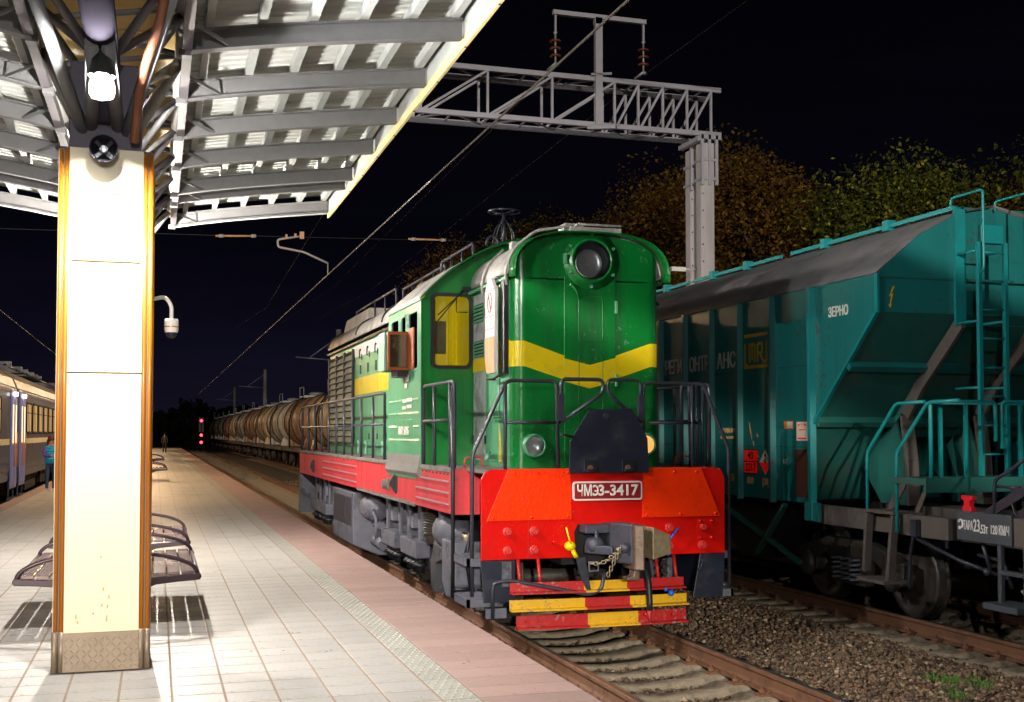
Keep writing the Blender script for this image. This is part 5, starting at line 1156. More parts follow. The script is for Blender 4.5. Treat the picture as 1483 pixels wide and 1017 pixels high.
# ------------------------------------------------------------------ passenger train left of the platform
COACH = pm('coach_grey_beige', '#4c526a', 0.4, var=0.12, vs=2, dirt='#6a605a', damt=0.5, ds=1.2, coat=.2); COACHL = pm('coach_lilac_doors', '#8c94d8', 0.45, var=0.1, vs=3, dirt='#5a5a80', damt=.3); CREAM = pm('coach_cream_band', '#d8cdb0', 0.5, var=0.1); ROOFC = pm('coach_roof_brown', '#5a5654', 0.6, var=0.2, dirt='#4a4038', damt=.6)
WINL = glow('lit_coach_window', (1.0, .58, .22), .7); DOORL = glow('door_lamp', (.85, .95, 1.0), 14.0)
def coach(y0, ln, label):
    t = thing('passenger_coach', label, 'train coach', (EX, y0, 0), 'coaches of the train left of the platform')
    sec = [(-1.5, .82), (1.5, .82), (1.54, 1.2), (1.54, 3.45), (1.40, 3.80), (1.0, 4.10), (.4, 4.22), (-.4, 4.22), (-1.0, 4.10), (-1.4, 3.80), (-1.54, 3.45), (-1.54, 1.2)]
    m = M(); m.prism(sec, 'y', .15, ln - .15); b = m.build('coach_body', COACH, t, bevel=.02)
    m = M(); m.prism([(1.41, 3.80), (1.01, 4.11), (.4, 4.235), (-.4, 4.235), (-1.01, 4.11), (-1.41, 3.80)], 'y', .14, ln - .14); m.build('coach_roof', ROOFC, b)
    q = M()
    for z in (1.05, 1.32, 1.55): q.box((1.541, 1.9, z), (1.556, ln - 1.9, z + .025))
    for z in (3.35, 3.5): q.box((1.53, .2, z), (1.556, ln - .2, z + .02))
    q.build('body_rib', COACH, b)
    q = M(); q.box((1.541, 1.9, 1.85), (1.548, ln - 1.9, 2.02)); q.build('cream_band', CREAM, b)
    y = 2.3
    while y + 1.5 < ln - 2.0:
        q = M(); q.tube([(1.548, yy, zz) for yy, zz in rrect(y, y + 1.5, 2.2, 3.15, .08)], .03, 6, closed=True)
        for yy in (y + .5, y + 1.0): q.box((1.541, yy - .025, 2.2), (1.56, yy + .025, 3.15))
        q.box((1.541, y, 2.82), (1.556, y + 1.5, 2.85)); f = q.build('window', SOOT, b)
        for k in range(3):
            q = M(); q.box((1.541, y + .5 * k + .04, 2.24), (1.546, y + .5 * k + .46, 3.11)); q.build('pane', WINL, f)
        y += 1.95
    for yd_ in (.35, ln - 1.75):
        q = M(); q.box((1.541, yd_, .60), (1.57, yd_ + 1.4, 3.40)); d = q.build('door_panel', COACHL, b, bevel=.01)
        for a in (.08, .76):
            q = M(); q.box((1.571, yd_ + a, .70), (1.585, yd_ + a + .56, 3.25)); dd = q.build('door_leaf', COACHL, d, bevel=.006)
            q = M(); q.box((1.586, yd_ + a + .14, 1.9), (1.589, yd_ + a + .42, 3.0)); q.build('door_window', glow('lit_door_window', (1.0, .75, .45), 1.6), dd)
            q = M(); q.box((1.586, yd_ + a, 1.85), (1.588, yd_ + a + .56, 2.02)); q.build('cream_band', CREAM, dd)
            q = M(); q.tube([(1.60, yd_ + a + .5, 1.2), (1.60, yd_ + a + .5, 2.2)], .015, 6); q.build('door_rail', ORN, dd)
        q = M(); q.box((1.58, yd_ + .62, 3.26), (1.66, yd_ + .78, 3.36)); q.build('door_lamp', DOORL, d)
        q = M(); q.box((1.45, yd_ + .1, .25), (1.62, yd_ + 1.3, .32)); q.obox((1.5, yd_ + .15, .28), (1.5, yd_ + .15, .82), .04, .04); q.obox((1.5, yd_ + 1.25, .28), (1.5, yd_ + 1.25, .82), .04, .04); q.build('door_step', GREYRAIL, d)
    q = M()
    for yy in (1.2, 4.2, 6.0, 8, 9.6, 11, ln - 4, ln - 2): q.box((-1.2, yy, 4.22), (1.2, yy + .08, 4.40))
    q.box((-.9, .8, 4.36), (-.8, ln - .8, 4.42)); q.box((.95, .8, 4.28), (1.02, ln - .8, 4.33)); q.build('roof_gear', BLACKM, b)
    q = M(); q.box((-1.2, 4, .3), (1.35, 7.5, .80)); q.box((-1.2, 9, .35), (1.38, 11, .80)); q.box((-1.3, 1.0, .6), (1.3, ln - 1, .82)); q.build('underframe_box', SOOT, t)
    for yy in (3.2, ln - 3.2): wagon_bogie(t, yy, False)
    return t
c0 = coach(16.0, 21.4, 'passenger coach with lilac end doors, ahead of the woman in the blue vest')
c1 = copy_tree(c0); c1.location = (EX, 37.6, 0); c1['label'] = 'passenger coach with lit orange windows behind the woman in the blue vest'
c2 = copy_tree(c0); c2.location = (EX, 59.2, 0); c2['label'] = 'passenger coach coupled beyond the one with lit orange windows'
for i, yy in enumerate((37.45, 59.05)):
    q = M(); q.prism([(-1.0, .9), (1.2, .9), (1.3, 3.6), (.8, 3.95), (-.8, 3.95), (-1.0, 3.6)], 'y', -.12, .18); q.build('gangway_bellows', SOOT, c1 if i == 0 else c2)
# ------------------------------------------------------------------ platform roof
STEELR = pm('roof_steel_grey', '#767678', 0.45, 0.15, var=0.12, vs=4, dirt='#6a6468', damt=0.4)
STEELD = pm('roof_steel_dark', '#6c686e', 0.5, 0.15, var=0.15, vs=4)
PURL = pm('purlin_pale_steel', '#c2c6c4', 0.4, 0.2, var=0.1, vs=6, dirt='#9a948c', damt=0.3)
SHEET = pm('roof_sheet_white', '#d2d6d2', 0.75, var=0.05, vs=3, dirt='#c8bea8', damt=0.3)
FASC = pm('cream_fascia', '#e6d49a', 0.5, var=0.06, vs=5, dirt='#b8a468', damt=0.3, ds=3)
CHORD = pm('truss_tube_white', '#c8c6c2', 0.4, 0.1, var=0.1, vs=5, dirt='#9a928a', damt=.4)
BROWNT = pm('rusty_brown_tube', '#7a4a34', 0.6, var=.2)
CEIL = pm('cream_ceiling_panel', '#e8c878', 0.5, var=0.06)
canopy = thing('platform_roof', 'curved white corrugated platform roof on steel rafters with cream edge strip', 'platform roof', (0, 0, 0))
def CB(m, name, mat, parent=canopy, **k): return m.build(name, mat, parent, **k)
XC = -.40
def wing(u):
    # underside height of a rafter at distance u from the middle of the platform
    return 5.16 + .285 * (u ** .5) + .035 * u if u > 0 else 5.16
us = [.62 + (3.02 - .62) * k / 14 for k in range(15)]
RY = [18.75, 16.9, 16.25, 14.6, 13.1, 11.6, 10.1, 8.6, 7.1, 5.6, 4.1, 2.6, .6, -1.4, -3.4]
def rafter_mesh(s):
    m = M(); rows = []
    for u in us:
        z = wing(u); x = XC + s * u
        rows.append([(x, -.05, z), (x, .05, z), (x, .05, z + .012), (x, .012, z + .02), (x, .012, z + .165), (x, .05, z + .172), (x, .05, z + .185), (x, -.05, z + .185), (x, -.05, z + .172), (x, -.012, z + .165), (x, -.012, z + .02), (x, -.05, z + .012), (x, -.05, z)])
    m.sheet(rows, False); return m.mesh('rafter', STEELR)
RM = [rafter_mesh(-1), rafter_mesh(1)]
for y in RY:
    for s in (0, 1): inst('rafter', RM[s], canopy, (0, y, 0))
for s in (-1, 1):
    for u in (.80, 1.24, 1.68, 2.12, 2.56, 2.95):
        m = M(); x = XC + s * u; z = wing(u) + .187
        m.box((x - .035, -45, z), (x + .035, 18.85, z + .012)); m.box((x - .035, -45, z + .012), (x - .022, 18.85, z + .10)); m.box((x + .022, -45, z + .012), (x + .035, 18.85, z + .10)); CB(m, 'purlin', PURL)
    # corrugated sheet: ribs run across the platform
    m = M(); rows = []; prof = []
    y = -4.0
    while y < 18.85:
        prof += [(y, .0), (y + .055, .0), (y + .075, .018), (y + .125, .018), (y + .145, .0)]; y += .16
    for u in [.55 + (3.06 - .55) * k / 10 for k in range(11)]:
        rows.append([(XC + s * u, yy, wing(u) + .295 + dz) for yy, dz in prof])
    m.sheet(rows, False); m.sheet([[(XC + s * u, yy, wing(u) + .30) for yy in (-45, -4)] for u in [.55 + .251 * k for k in range(11)]]); CB(m, 'roof_sheet', SHEET)
    m = M(); x = XC + s * 3.04; m.box((min(x, x + s * .03), -45, 5.70), (max(x, x + s * .03), 18.92, 5.80)); fa = CB(m, 'fascia', FASC)
    m = M(); m.box((min(x, x + s * .012), -45, 5.80), (max(x, x + s * .012), 18.9, 6.08)); CB(m, 'edge_flashing', PURL)
    q = M()
    for k in range(20): q.cyl((x + s * .03, -2 + 1.1 * k, 5.75), (x + s * .036, -2 + 1.1 * k, 5.75), .012, 6); q.cyl((x + s * .015, -2 + 1.1 * k, 5.70), (x + s * .015, -2 + 1.1 * k, 5.692), .012, 6)
    CB(q, 'fascia_screw', RUST, fa)
    # inner gutter beam the rafters bear on
    m = M(); x = XC + s * .62; m.box((x - .04, -4, 5.42), (x + .04, 18.7, 5.62)); CB(m, 'inner_beam', STEELD)
    for y in RY[:-2]:
        q = M(); q.obox((XC + s * .66, y - .35, 5.55), (XC + s * .98, y - .02, wing(.98) + .02), .016, .03); q.box((XC + s * .60 - .05, y - .05, 5.37), (XC + s * .60 + .05, y + .05, 5.43)); CB(q, 'rafter_bracket', STEELR)
# end rafter pair is a closed box
for s in (-1, 1):
    m = M(); m.sheet([[(XC + s * u, 18.81, wing(u) - .01), (XC + s * u, 18.81, wing(u) + .14), (XC + s * u, 18.86, wing(u) + .14), (XC + s * u, 18.86, wing(u) - .01)] for u in us]); CB(m, 'end_channel', PURL)
# cream ceiling between the wings
m = M(); m.box((XC - .66, -45, 6.09), (XC + .66, 18.8, 6.12)); CB(m, 'ridge_sheet', SHEET)
y = -4.0
while y < 18.4:
    m = M(); m.box((XC - .58, y, 6.05), (XC + .58, y + 1.17, 6.08)); CB(m, 'ceiling_panel', CEIL); y += 1.2
# long truss: one bottom tube, two upper tubes, zigzag between
m = M(); m.tube([(XC, -3.9, 4.98), (XC, 18.6, 4.98)], .115, 16); CB(m, 'bottom_tube', pm('violet_grey_tube', '#1e1c22', .9, 0, spec=0.0))
for s in (-1, 1):
    m = M()
    for a, b in ((-3.9, 9.9), (10.0, 18.7)): m.tube([(XC + s * .60, a, 5.60), (XC + s * .60, b, 5.60)], .075, 14); 
    CB(m, 'upper_tube', CHORD)
    m = M(); m.lathe((XC + s * .60, 9.9, 5.60), 'y', [(.001, 0), (.085, 0), (.085, .05), (.001, .05)], 14); CB(m, 'tube_flange', BLACKM)
    y = -3.4; k = 0
    while y < 18.2:
        m = M(); m.tube([(XC + s * .08, y, 5.0), (XC + s * .57, y + .62, 5.56)], .034, 8); CB(m, 'truss_web', CHORD if k % 2 else STEELD)
        m = M(); m.tube([(XC + s * .57, y + .62, 5.56), (XC + s * .08, y + 1.24, 5.0)], .034, 8); CB(m, 'truss_web', STEELD if k % 2 else STEELR); y += 1.24; k += 1
m = M(); y = -3.4
while y < 18: m.tube([(XC - .6, y, 5.62), (XC + .6, y + .62, 5.62), (XC - .6, y + 1.24, 5.62)], .028, 6); y += 1.24
CB(m, 'top_bracing', STEELR)
m = M(); m.tube(fillet([(XC + .22, 9.2, 4.40), (XC + .26, 8.9, 4.80), (XC + .42, 8.6, 5.2), (XC + .46, 7.0, 5.75), (XC + .46, 2, 5.8)], .5), .035, 8); CB(m, 'drain_pipe', BROWNT)
# branching arms from the column head up to the truss
for s in (-1, 1):
    for dy in (-1.25, 1.25):
        m = M(); m.tube([(XC + s * .14, 9.55 + dy * .12, 4.45), (XC + s * .57, 9.55 + dy, 5.55)], .05, 10); CB(m, 'branch_arm', CHORD if dy > 0 else STEELR)
        m = M(); m.tube([(XC + s * .10, 9.55 + dy * .1, 4.5), (XC + s * .05, 9.55 + dy * .9, 4.9)], .05, 10); CB(m, 'branch_arm', STEELR)

# ------------------------------------------------------------------ cream pillar
PANEL = pm('cream_enamel_panel', '#efe2c2', 0.35, var=0.04, vs=1.5, dirt='#d8c08a', damt=0.35, ds=3.5, dthr=.62, coat=.2)
FRAMES = pm('frame_strip_tan', '#b49c68', .5, var=.1)
TRIM = pm('amber_trim', '#b4690c', 0.35, 0.0, var=0.12, vs=5, dirt='#a05a10', damt=.4, streak=True, coat=.3)
GREYT = pm('trim_groove', '#6a6258', .6)
KICK = pm('worn_kick_plate', '#8a7a68', 0.45, 0.4, var=0.2, vs=6, dirt='#6a5444', damt=0.5)
COLS = pm('column_steel_violet', '#4a4454', 0.5, 0.1, var=.12)
pil = thing('platform_pillar', 'cream clad pillar with amber corner trims and a checker plate foot on the platform', 'pillar', (-.385, 9.26, .4))
def PB(m, name, mat, parent=pil, **k): return m.build(name, mat, parent, **k)
D = .62
m = M(); m.box((-.33, .02, .01), (.33, D, 3.92)); PB(m, 'pillar_core', GREYT)
for a, b in ((.30, 2.235), (2.245, 3.08), (3.62, 3.945)):
    m = M(); m.box((-.258, -.004, a), (.275, .02, b)); PB(m, 'front_panel', PANEL, bevel=.004)
m = M(); m.box((-.258, -.001, 3.085), (.275, .02, 3.615)); pn = PB(m, 'poster_panel', PANEL)
for a, b in (((-.235, -.012, 3.085), (.255, .0, 3.10)), ((-.235, -.012, 3.60), (.255, .0, 3.615)), ((-.235, -.012, 3.10), (-.195, .0, 3.60)), ((.215, -.012, 3.10), (.255, .0, 3.60))):
    m = M(); m.box(a, b); PB(m, 'frame_strip', FRAMES, pn, bevel=.003)
for s in (-1, 1):
    x = s * .30 + .008
    for (dx, r) in ((-.018, .019), (.024, .016)):
        m = M(); m.tube([(x + s * dx, .022, .31), (x + s * dx, .022, 3.93)], r, 12); PB(m, 'corner_trim', TRIM)
    m = M(); m.tube([(x - s * .020, .022, .01), (x - s * .020, .022, .31)], .027, 12); m.tube([(x + s * .028, .022, .01), (x + s * .028, .022, .31)], .023, 12); PB(m, 'trim_foot', KICK)
    m = M(); m.tube([(x, D - .02, .01), (x, D - .02, 3.93)], .05, 12); PB(m, 'corner_trim', TRIM)
    m = M(); m.box((s * .335 - .004, .05, .30), (s * .335 + .004, D - .06, 3.93)); PB(m, 'side_panel', PANEL)
m = M(); m.box((-.262, -.008, .012), (.279, .018, .300)); kp = PB(m, 'kick_plate', KICK, bevel=.003)
# raised pattern of the checker plate
q = M()
for i in range(-3, 13):
    for j in range(7):
        cx_, cz = -.24 + .042 * i, .04 + .042 * j
        if -.25 < cx_ < .265 and cz < .29:
            a = PI / 4 if (i + j) % 2 else -PI / 4; dx, dz = .017 * math.cos(a), .017 * math.sin(a); nx, nz_ = -.003 * math.sin(a), .003 * math.cos(a)
            q.add([(cx_ - dx - nx, -.0085, cz - dz - nz_), (cx_ + dx - nx, -.0085, cz + dz - nz_), (cx_ + dx + nx, -.0085, cz + dz + nz_), (cx_ - dx + nx, -.0085, cz - dz + nz_), (cx_ - dx * .8, -.0115, cz - dz * .8), (cx_ + dx * .8, -.0115, cz + dz * .8)], [(0, 1, 5, 4), (2, 3, 4, 5), (0, 4, 3), (1, 2, 5)])
PB(q, 'checker_pattern', pm('worn_checker', '#a8988a', .4, .4, var=.2), kp)
q = M()
for (a, b, c) in ((.02, .62, .018), (.06, .56, .02), (.01, .50, .014), (.05, .49, .016), (-.05, .44, .012), (.045, .40, .03), (-.17, .42, .02), (.0, .86, .01), (-.16, .38, .016)): q.prism([(a - .005, b - c), (a + .006, b - c * .6), (a + .004, b + c), (a - .006, b + c * .5)], 'y', -.0052, -.0042)
PB(q, 'rust_scratch', BOARDO)
m = M(); m.box((-.27, .06, 3.92), (.255, .42, 4.62)); PB(m, 'steel_column', COLS, bevel=.01); m = M(); m.box((.16, .04, 3.94), (.18, .058, 4.5)); m.box((-.33, .05, 3.92), (.33, D, 3.955)); PB(m, 'column_plate', COLS)

# lamps under the roof: a small fierce core in a clear glass envelope that glows all over
def globem():
    m = bpy.data.materials.new('glowing_envelope'); m.use_nodes = True
    N, L = m.node_tree.nodes, m.node_tree.links
    a = N.new('ShaderNodeBsdfTransparent'); b = N.new('ShaderNodeEmission'); b.inputs[0].default_value = (.93, .98, 1, 1); b.inputs[1].default_value = 9.0
    x = N.new('ShaderNodeMixShader'); x.inputs[0].default_value = .14; L.new(a.outputs[0], x.inputs[1]); L.new(b.outputs[0], x.inputs[2]); L.new(x.outputs[0], N['Material Output'].inputs[0]); return m
GLOBE = globem()
def platform_lamp(x, y, z, s, label, grp, colr=(1.0, .98, .94), facing=-1):
    t = thing('platform_lamp', label, 'lamp', (x, y, z), grp)
    m = M(); m.lathe((0, 0, 0), 'z', ([(.001, .30), (.05, .30), (.06, .22), (.082, .13), (.093, .072)]), 20); m.cyl((0, 0, .26), (0, 0, .34), .03, 8); m.build('lamp_housing', SOOT, t)
    m = M(); R_ = .116   # black shade plate added to keep the lamp's light off the column
    if facing: m.sheet([[(R_ * math.cos(el_) * math.sin(az), -facing * R_ * math.cos(el_) * math.cos(az), R_ * math.sin(el_)) for az in [math.radians(-50 + 100 * i / 12) for i in range(13)]] for el_ in [math.radians(-40 + 116 * j / 10) for j in range(11)]]); m.build('shade_shell', SOOT, t, solid=.004)
    m = M(); m.ball((0, 0, 0), .034, 14, 10); k_ = m.build('lamp_core', glow('lamp_light', colr, s * 6.2), t)
    m = M(); m.ball((0, 0, 0), .088, 18, 12, (1, 1, 1.15)); m.build('lamp_glass', GLOBE, t)
    return t
platform_lamp(-.39, 8.55, 4.62, LAMP_MAIN, 'glaring white lamp under the roof in front of the cream pillar', 'lamps under the platform roof')
platform_lamp(-.39, 10.45, 4.62, LAMP_BACK, 'white lamp behind the cream pillar', 'lamps under the platform roof', (1, .95, .88), facing=1)
platform_lamp(-.41, 17.6, 4.62, LAMP_MID, 'white lamp at the far end of the platform roof', 'lamps under the platform roof', (1, .92, .82), facing=0)
platform_lamp(-.40, -2.2, 4.62, LAMP_NEAR, 'white lamp under the roof behind the camera', 'lamps under the platform roof', facing=0)
# added floodlight, unseen behind the camera: it clears the platform roof to light the gantry, the trees and the wagon tops
t = thing('added_floodlight', 'added unseen floodlight on a tall mast behind the viewer', 'floodlight', (-16, -62, -.5))
m = M(); m.tube([(0, 0, 0), (0, 0, 12.2)], [.3, .15], 10); m.box((-.8, -.1, 12.1), (.8, .1, 13.4)); m.build('mast', GALV, t)
m = M(); m.add([(-.6, .14, 12.3), (.6, .14, 12.3), (.6, .14, 13.1), (-.6, .14, 13.1)], [(0, 3, 2, 1)]); m.build('added_flood_panel', glow('added_flood_light', (1.0, .92, .80), FLOOD_ADDED), t)
# loudspeaker and camera on the pillar
sp = thing('loudspeaker', 'round grey loudspeaker near the top of the cream pillar', 'loudspeaker', (-.395, 9.25, 4.31))
m = M(); m.lathe((0, 0, 0), 'y', [(.06, .0), (.075, -.04), (.088, -.11), (.10, -.16), (.105, -.165), (.10, -.15), (.085, -.10), (.05, -.06), (.001, -.05)], 28); m.build('horn_shell', pm('speaker_grey', '#26242c', .4, .2), sp)
m = M(); m.lathe((0, -.12, 0), 'y', [(.001, -.03), (.025, -.028), (.03, 0), (.02, .05)], 16); c = m.build('centre_cone', GALV, sp)
m = M()
for k in range(4):
    a = PI / 4 + k * PI / 2; m.obox((.03 * math.cos(a), -.10, .03 * math.sin(a)), (.085 * math.cos(a), -.11, .085 * math.sin(a)), .02, .03)
m.build('spoke', BLACKM, c)
cv = thing('security_camera', 'white dome camera on a curved bracket at the side of the cream pillar', 'security camera', (-.05, 9.75, 3.10))
m = M(); m.tube(fillet([(-.01, 0, .16), (.11, 0, .19), (.16, 0, .12), (.16, 0, .0)], .06), .016, 10); m.build('bracket', BOARDW, cv)
m = M(); m.lathe((.16, 0, -.10), 'z', [(.001, .11), (.05, .11), (.056, .09), (.056, .02), (.05, .0)], 20); hb = m.build('housing', BOARDW, cv)
m = M(); m.lathe((.16, 0, -.10), 'z', [(.043, .0), (.04, -.025), (.025, -.042), (.001, -.048)], 18); m.build('dome', BLACKM, hb)
m = M(); m.lathe((.16, 0, -.10), 'z', [(.0575, .04), (.0575, .05)], 20); m.build('amber_ring', TRIM, hb)

# ------------------------------------------------------------------ benches
WOOD = pm('bench_slat_varnish', '#a08a86', 0.22, var=0.12, vs=6, dirt='#6a4a44', damt=0.4, coat=.5)
IRON = pm('bench_iron_maroon', '#3c2630', 0.4, 0.1, var=0.15, coat=.2)
def bench(y0, ln, label):
    t = thing('bench', label, 'bench', (-.405, y0, .4), 'double sided benches along the middle of the platform')
    for s in (-1, 1):
        for k in range(5):
            a = .14 + .128 * k; dz = .014 * (k - 1) if k > 1 else (.012 if k == 0 else 0)
            m = M(); m.box((min(s * a, s * (a + .112)), .03, .435 + dz * .4), (max(s * a, s * (a + .112)), ln - .03, .465 + dz * .4)); m.build('slat', WOOD, t, bevel=.006)
        m = M(); m.tube([(s * .80, .02, .445), (s * .80, ln - .02, .445)], .022, 10); m.build('front_bar', IRON, t)
        for y in (.0, ln - .05):
            m = M(); m.prism([(s * .82, .40), (s * .835, .43), (s * .82, .462), (s * .55, .44), (s * .25, .425), (s * .10, .45), (s * .0, .46), (s * .0, .20), (s * .10, .20), (s * .22, .285), (s * .42, .365), (s * .62, .385)], 'y', y, y + .05); f = m.build('side_frame', IRON, t, bevel=.008)
            pts = [(s * .80 * math.cos(a), y + .025, .44 + .235 * math.sin(a) ** .9) for a in [PI / 2 * k / 12 for k in range(13)]]
            m = M(); m.tube(pts, .020, 8); m.build('arm_rest', IRON, f)
    m = M()
    for y in (.02, ln - .03): m.box((-.08, y - .02, 0), (.08, y + .03, .24)); m.box((-.16, y - .06, 0), (.16, y + .07, .015))
    m.tube([(0, .02, .22), (0, ln - .03, .22)], .03, 8); m.build('bench_leg', IRON, t)
    return t
bench(11.45, 2.25, 'double sided slatted bench directly behind the cream pillar')
bench(15.0, 2.1, 'double sided bench beyond the one behind the cream pillar')
bench(45.0, 2.2, 'bench far down the platform, on this side of a lamp post')
bench(62.0, 2.2, 'bench far down the platform near the dark figure')
# lamp posts further down, on the middle line of the platform
def lamp_post(y, s, label, z=6.3):
    t = thing('lamp_post', label, 'lamp post', (-.56, y, .4), 'lamp posts down the middle of the platform')
    m = M(); m.tube([(0, 0, 0), (0, 0, z - .9)], [.07, .045], 10); m.build('post', GALV, t)
    m = M(); m.tube(fillet([(0, 0, z - .92), (.0, 0, z - .5), (-.22, 0, z - .46)], .15), .03, 8); m.box((-.42, -.12, z - .50), (-.12, .12, z - .42)); m.build('lantern', BLACKM, t)
    m = M(); m.box((-.40, -.10, z - .53), (-.15, .10, z - .503)); m.build('lantern_glass', glow('sodium_light', (1.0, .66, .36), s), t)
for i, (y, k) in enumerate(((35, .8), (44, 1.1), (52, 1.2), (66, 1.3), (84, 1.4), (106, 1.5), (132, 1.3))): lamp_post(y, SODIUM * k, ['first', 'second', 'third', 'fourth', 'fifth', 'sixth', 'last'][i] + ' platform lamp post beyond the roof, hidden behind the cream pillar')

# ------------------------------------------------------------------ catenary gantry, wires, masts
GREYG = pm('gantry_galvanised', '#a4a2ac', 0.5, 0.1, var=0.12, vs=4)
MASTC = pm('concrete_mast', '#b4aeb0', 0.8, var=0.15, vs=3, dirt='#8a8284', damt=0.5, streak=True)
PORC = pm('brown_porcelain', '#6a3a20', 0.2, var=.1, coat=.5)
gan = thing('catenary_gantry', 'lattice steel gantry across the tracks on a twin concrete mast', 'gantry', (0, 25, 0))
def GB(m, name, mat=GREYG, parent=gan, **k): return m.build(name, mat, parent, **k)
XE, XL, ZB, ZT = 12.62, -11.0, 9.24, 10.30
GY = (-.38, .38)
for y in GY:
    for z in (ZB, ZT):
        m = M(); m.obox((XL, y, z), (XE + .1, y, z), .09, .11); GB(m, 'chord')
    xs = [XE - .15 - .62 * k for k in range(4)] + [XE - 2.6 - 1.52 * k for k in range(14)]
    for i, x in enumerate(xs):
        m = M(); m.obox((x, y, ZB), (x, y, ZT), .05, .05); v = GB(m, 'post')
        if i + 1 < len(xs):
            m = M(); m.obox((x, y - .03, ZT - .04), (xs[i + 1] + .06, y - .03, ZB + .04), .05, .055, up=(0, 1, 0)); GB(m, 'diagonal', GREYG)
m = M(); k = 0
for i in range(26):
    x = XE - .3 - .88 * i; a, b = (GY if i % 2 else GY[::-1])
    for z in (ZB, ZT):
        m = M(); m.obox((x, a, z), (x - .88, b, z), .035, .03); GB(m, 'cross_bracing')
        m = M(); m.obox((x, GY[0], z), (x, GY[1], z), .035, .03); GB(m, 'cross_tie')
m = M(); m.obox((9.6, -.44, 9.15), (9.6, -.44, 11.70), .17, .12, up=(0, 1, 0)); tp = GB(m, 'wire_post'); m = M(); m.obox((8.50, -.44, 11.72), (10.78, -.44, 11.72), .10, .10); m.box((9.5, -.5, 11.55), (9.7, -.38, 11.72)); GB(m, 'cross_arm', GREYG, tp)
m = M(); m.obox((9.35, -.44, 9.14), (9.85, -.9, 9.08), .12, .08); GB(m, 'clamp_plate', GALV, tp); m = M(); m.obox((9.4, -.5, 10.36), (9.9, -.5, 10.42), .05, .05); GB(m, 'clamp_plate', GALV, tp)
for x in (8.56, 10.72):
    m = M(); m.obox((x, -.44, 11.66), (x, -.44, 11.28), .05, .04); h = GB(m, 'insulator_hanger', GREYG, tp)
    m = M(); m.tube([(x, -.44, 11.28), (x, -.44, 10.50)], .022, 6); m.ball((x, -.44, 11.25), .045); m.ball((x + .03, -.44, 10.52), .05); m.tube([(x, -.44, 10.55), (x - .12, -.2, 10.45)], .03, 6); GB(m, 'insulator_rod', GALV, h)
    for k in range(3):
        m = M(); m.lathe((x, -.44, 10.72 + .17 * k), 'z', [(.03, .06), (.13, .01), (.135, -.02), (.03, -.01)], 16); GB(m, 'insulator_disc', PORC, h)
for xm, y in ((12.35, -.30), (12.41, .40)):
    w = .175
    m = M(); m.prism([(xm - w, y - .12), (xm - w * .75, y - .2), (xm + w * .75, y - .2), (xm + w, y - .12), (xm + w, y + .12), (xm - w, y + .12)], 'z', -1.0, 9.0); ms = GB(m, 'concrete_mast', MASTC)
    m = M()
    for z in (8.15, 8.6): m.box((xm - w - .04, y - .24, z - .03), (xm + w + .04, y + .16, z + .03))
    for xx in (xm - w - .01, xm + w + .01, xm): m.obox((xx, y - .23, 8.0), (xx, y - .23, 9.2), .06, .06)
    GB(m, 'mast_cap', GREYG, ms)
    m = M()
    for k in range(18): m.cyl((xm - w + .02, y - .205, 1.0 + .4 * k), (xm - w + .02, y - .195, 1.0 + .4 * k), .018, 6)
    GB(m, 'mast_hole', BLACKM, ms)
m = M(); m.obox((12.1, -.5, 9.13), (12.65, -.5, 9.13), .12, .10); m.obox((12.1, .4, 9.13), (12.65, .4, 9.13), .12, .10); m.obox((12.1, -.55, 9.08), (12.1, .5, 9.08), .12, .10); GB(m, 'bearing', GREYG)
m = M(); m.prism([(-10.75, -.2), (-10.25, -.2), (-10.25, .2), (-10.75, .2)], 'z', -1, 9.1); GB(m, 'concrete_mast', MASTC)
m = M(); m.tube([(12.05, -.35, 6.02), (11.45, -.35, 6.02)], .03, 6); m.tube([(11.5, -.35, 6.02), (10.6, -.35, 6.02)], .012, 5); m.box((11.45, -.39, 5.96), (11.8, -.31, 6.06)); GB(m, 'wire_bracket', BOARDW)
WIREM = pm('pale_wire', '#c8c0b8', 0.4, 0.0); WIRED = pm('dark_wire', '#3a3438', .5, .5)
def wire(name, pts, r, label, mat=WIREM, grp='overhead wires'):
    m = M(); m.tube(pts, r, 5, caps=False); o = m.build(name, mat); tag(o, label, 'wire', grp); return o
wire('contact_wire', [(4.63, -4, 6.66), (4.6, 33, 6.66), (4.62, 90, 6.64), (4.6, 200, 6.64)], .016, 'bright contact wire running along above the locomotive track')
wire('feeder_wire', [(10.65, -6, 10.75), (10.70, 10, 10.38), (10.72, 24.4, 10.48), (10.6, 60, 9.6), (10.6, 100, 10.4)], .011, 'feeder wire from the insulator string over the mast side of the gantry', WIRED)
wire('feeder_wire', [(8.5, -6, 10.9), (8.53, 10, 10.4), (8.56, 24.4, 10.48), (8.56, 60, 9.6), (8.5, 100, 10.4)], .009, 'feeder wire from the insulator string nearer the platform', WIRED)
wire('messenger_wire', [(4.6, -4, 8.6), (4.6, 25, 9.0), (4.6, 52, 7.7), (4.6, 80, 9.0)], .008, 'dark messenger wire above the contact wire', WIRED)
wire('contact_wire', [(-5.5, 6, 6.75), (-5.5, 60, 6.65), (-5.5, 150, 6.65)], .011, 'contact wire above the passenger train', WIREM)
wire('cross_wire', [(-8, 33, 7.5), (1.5, 33, 7.66), (2.6, 33, 7.70), (8.2, 33, 7.84), (12.2, 33, 7.9)], .009, 'cross span wire with two rod insulators over the tracks', WIRED)
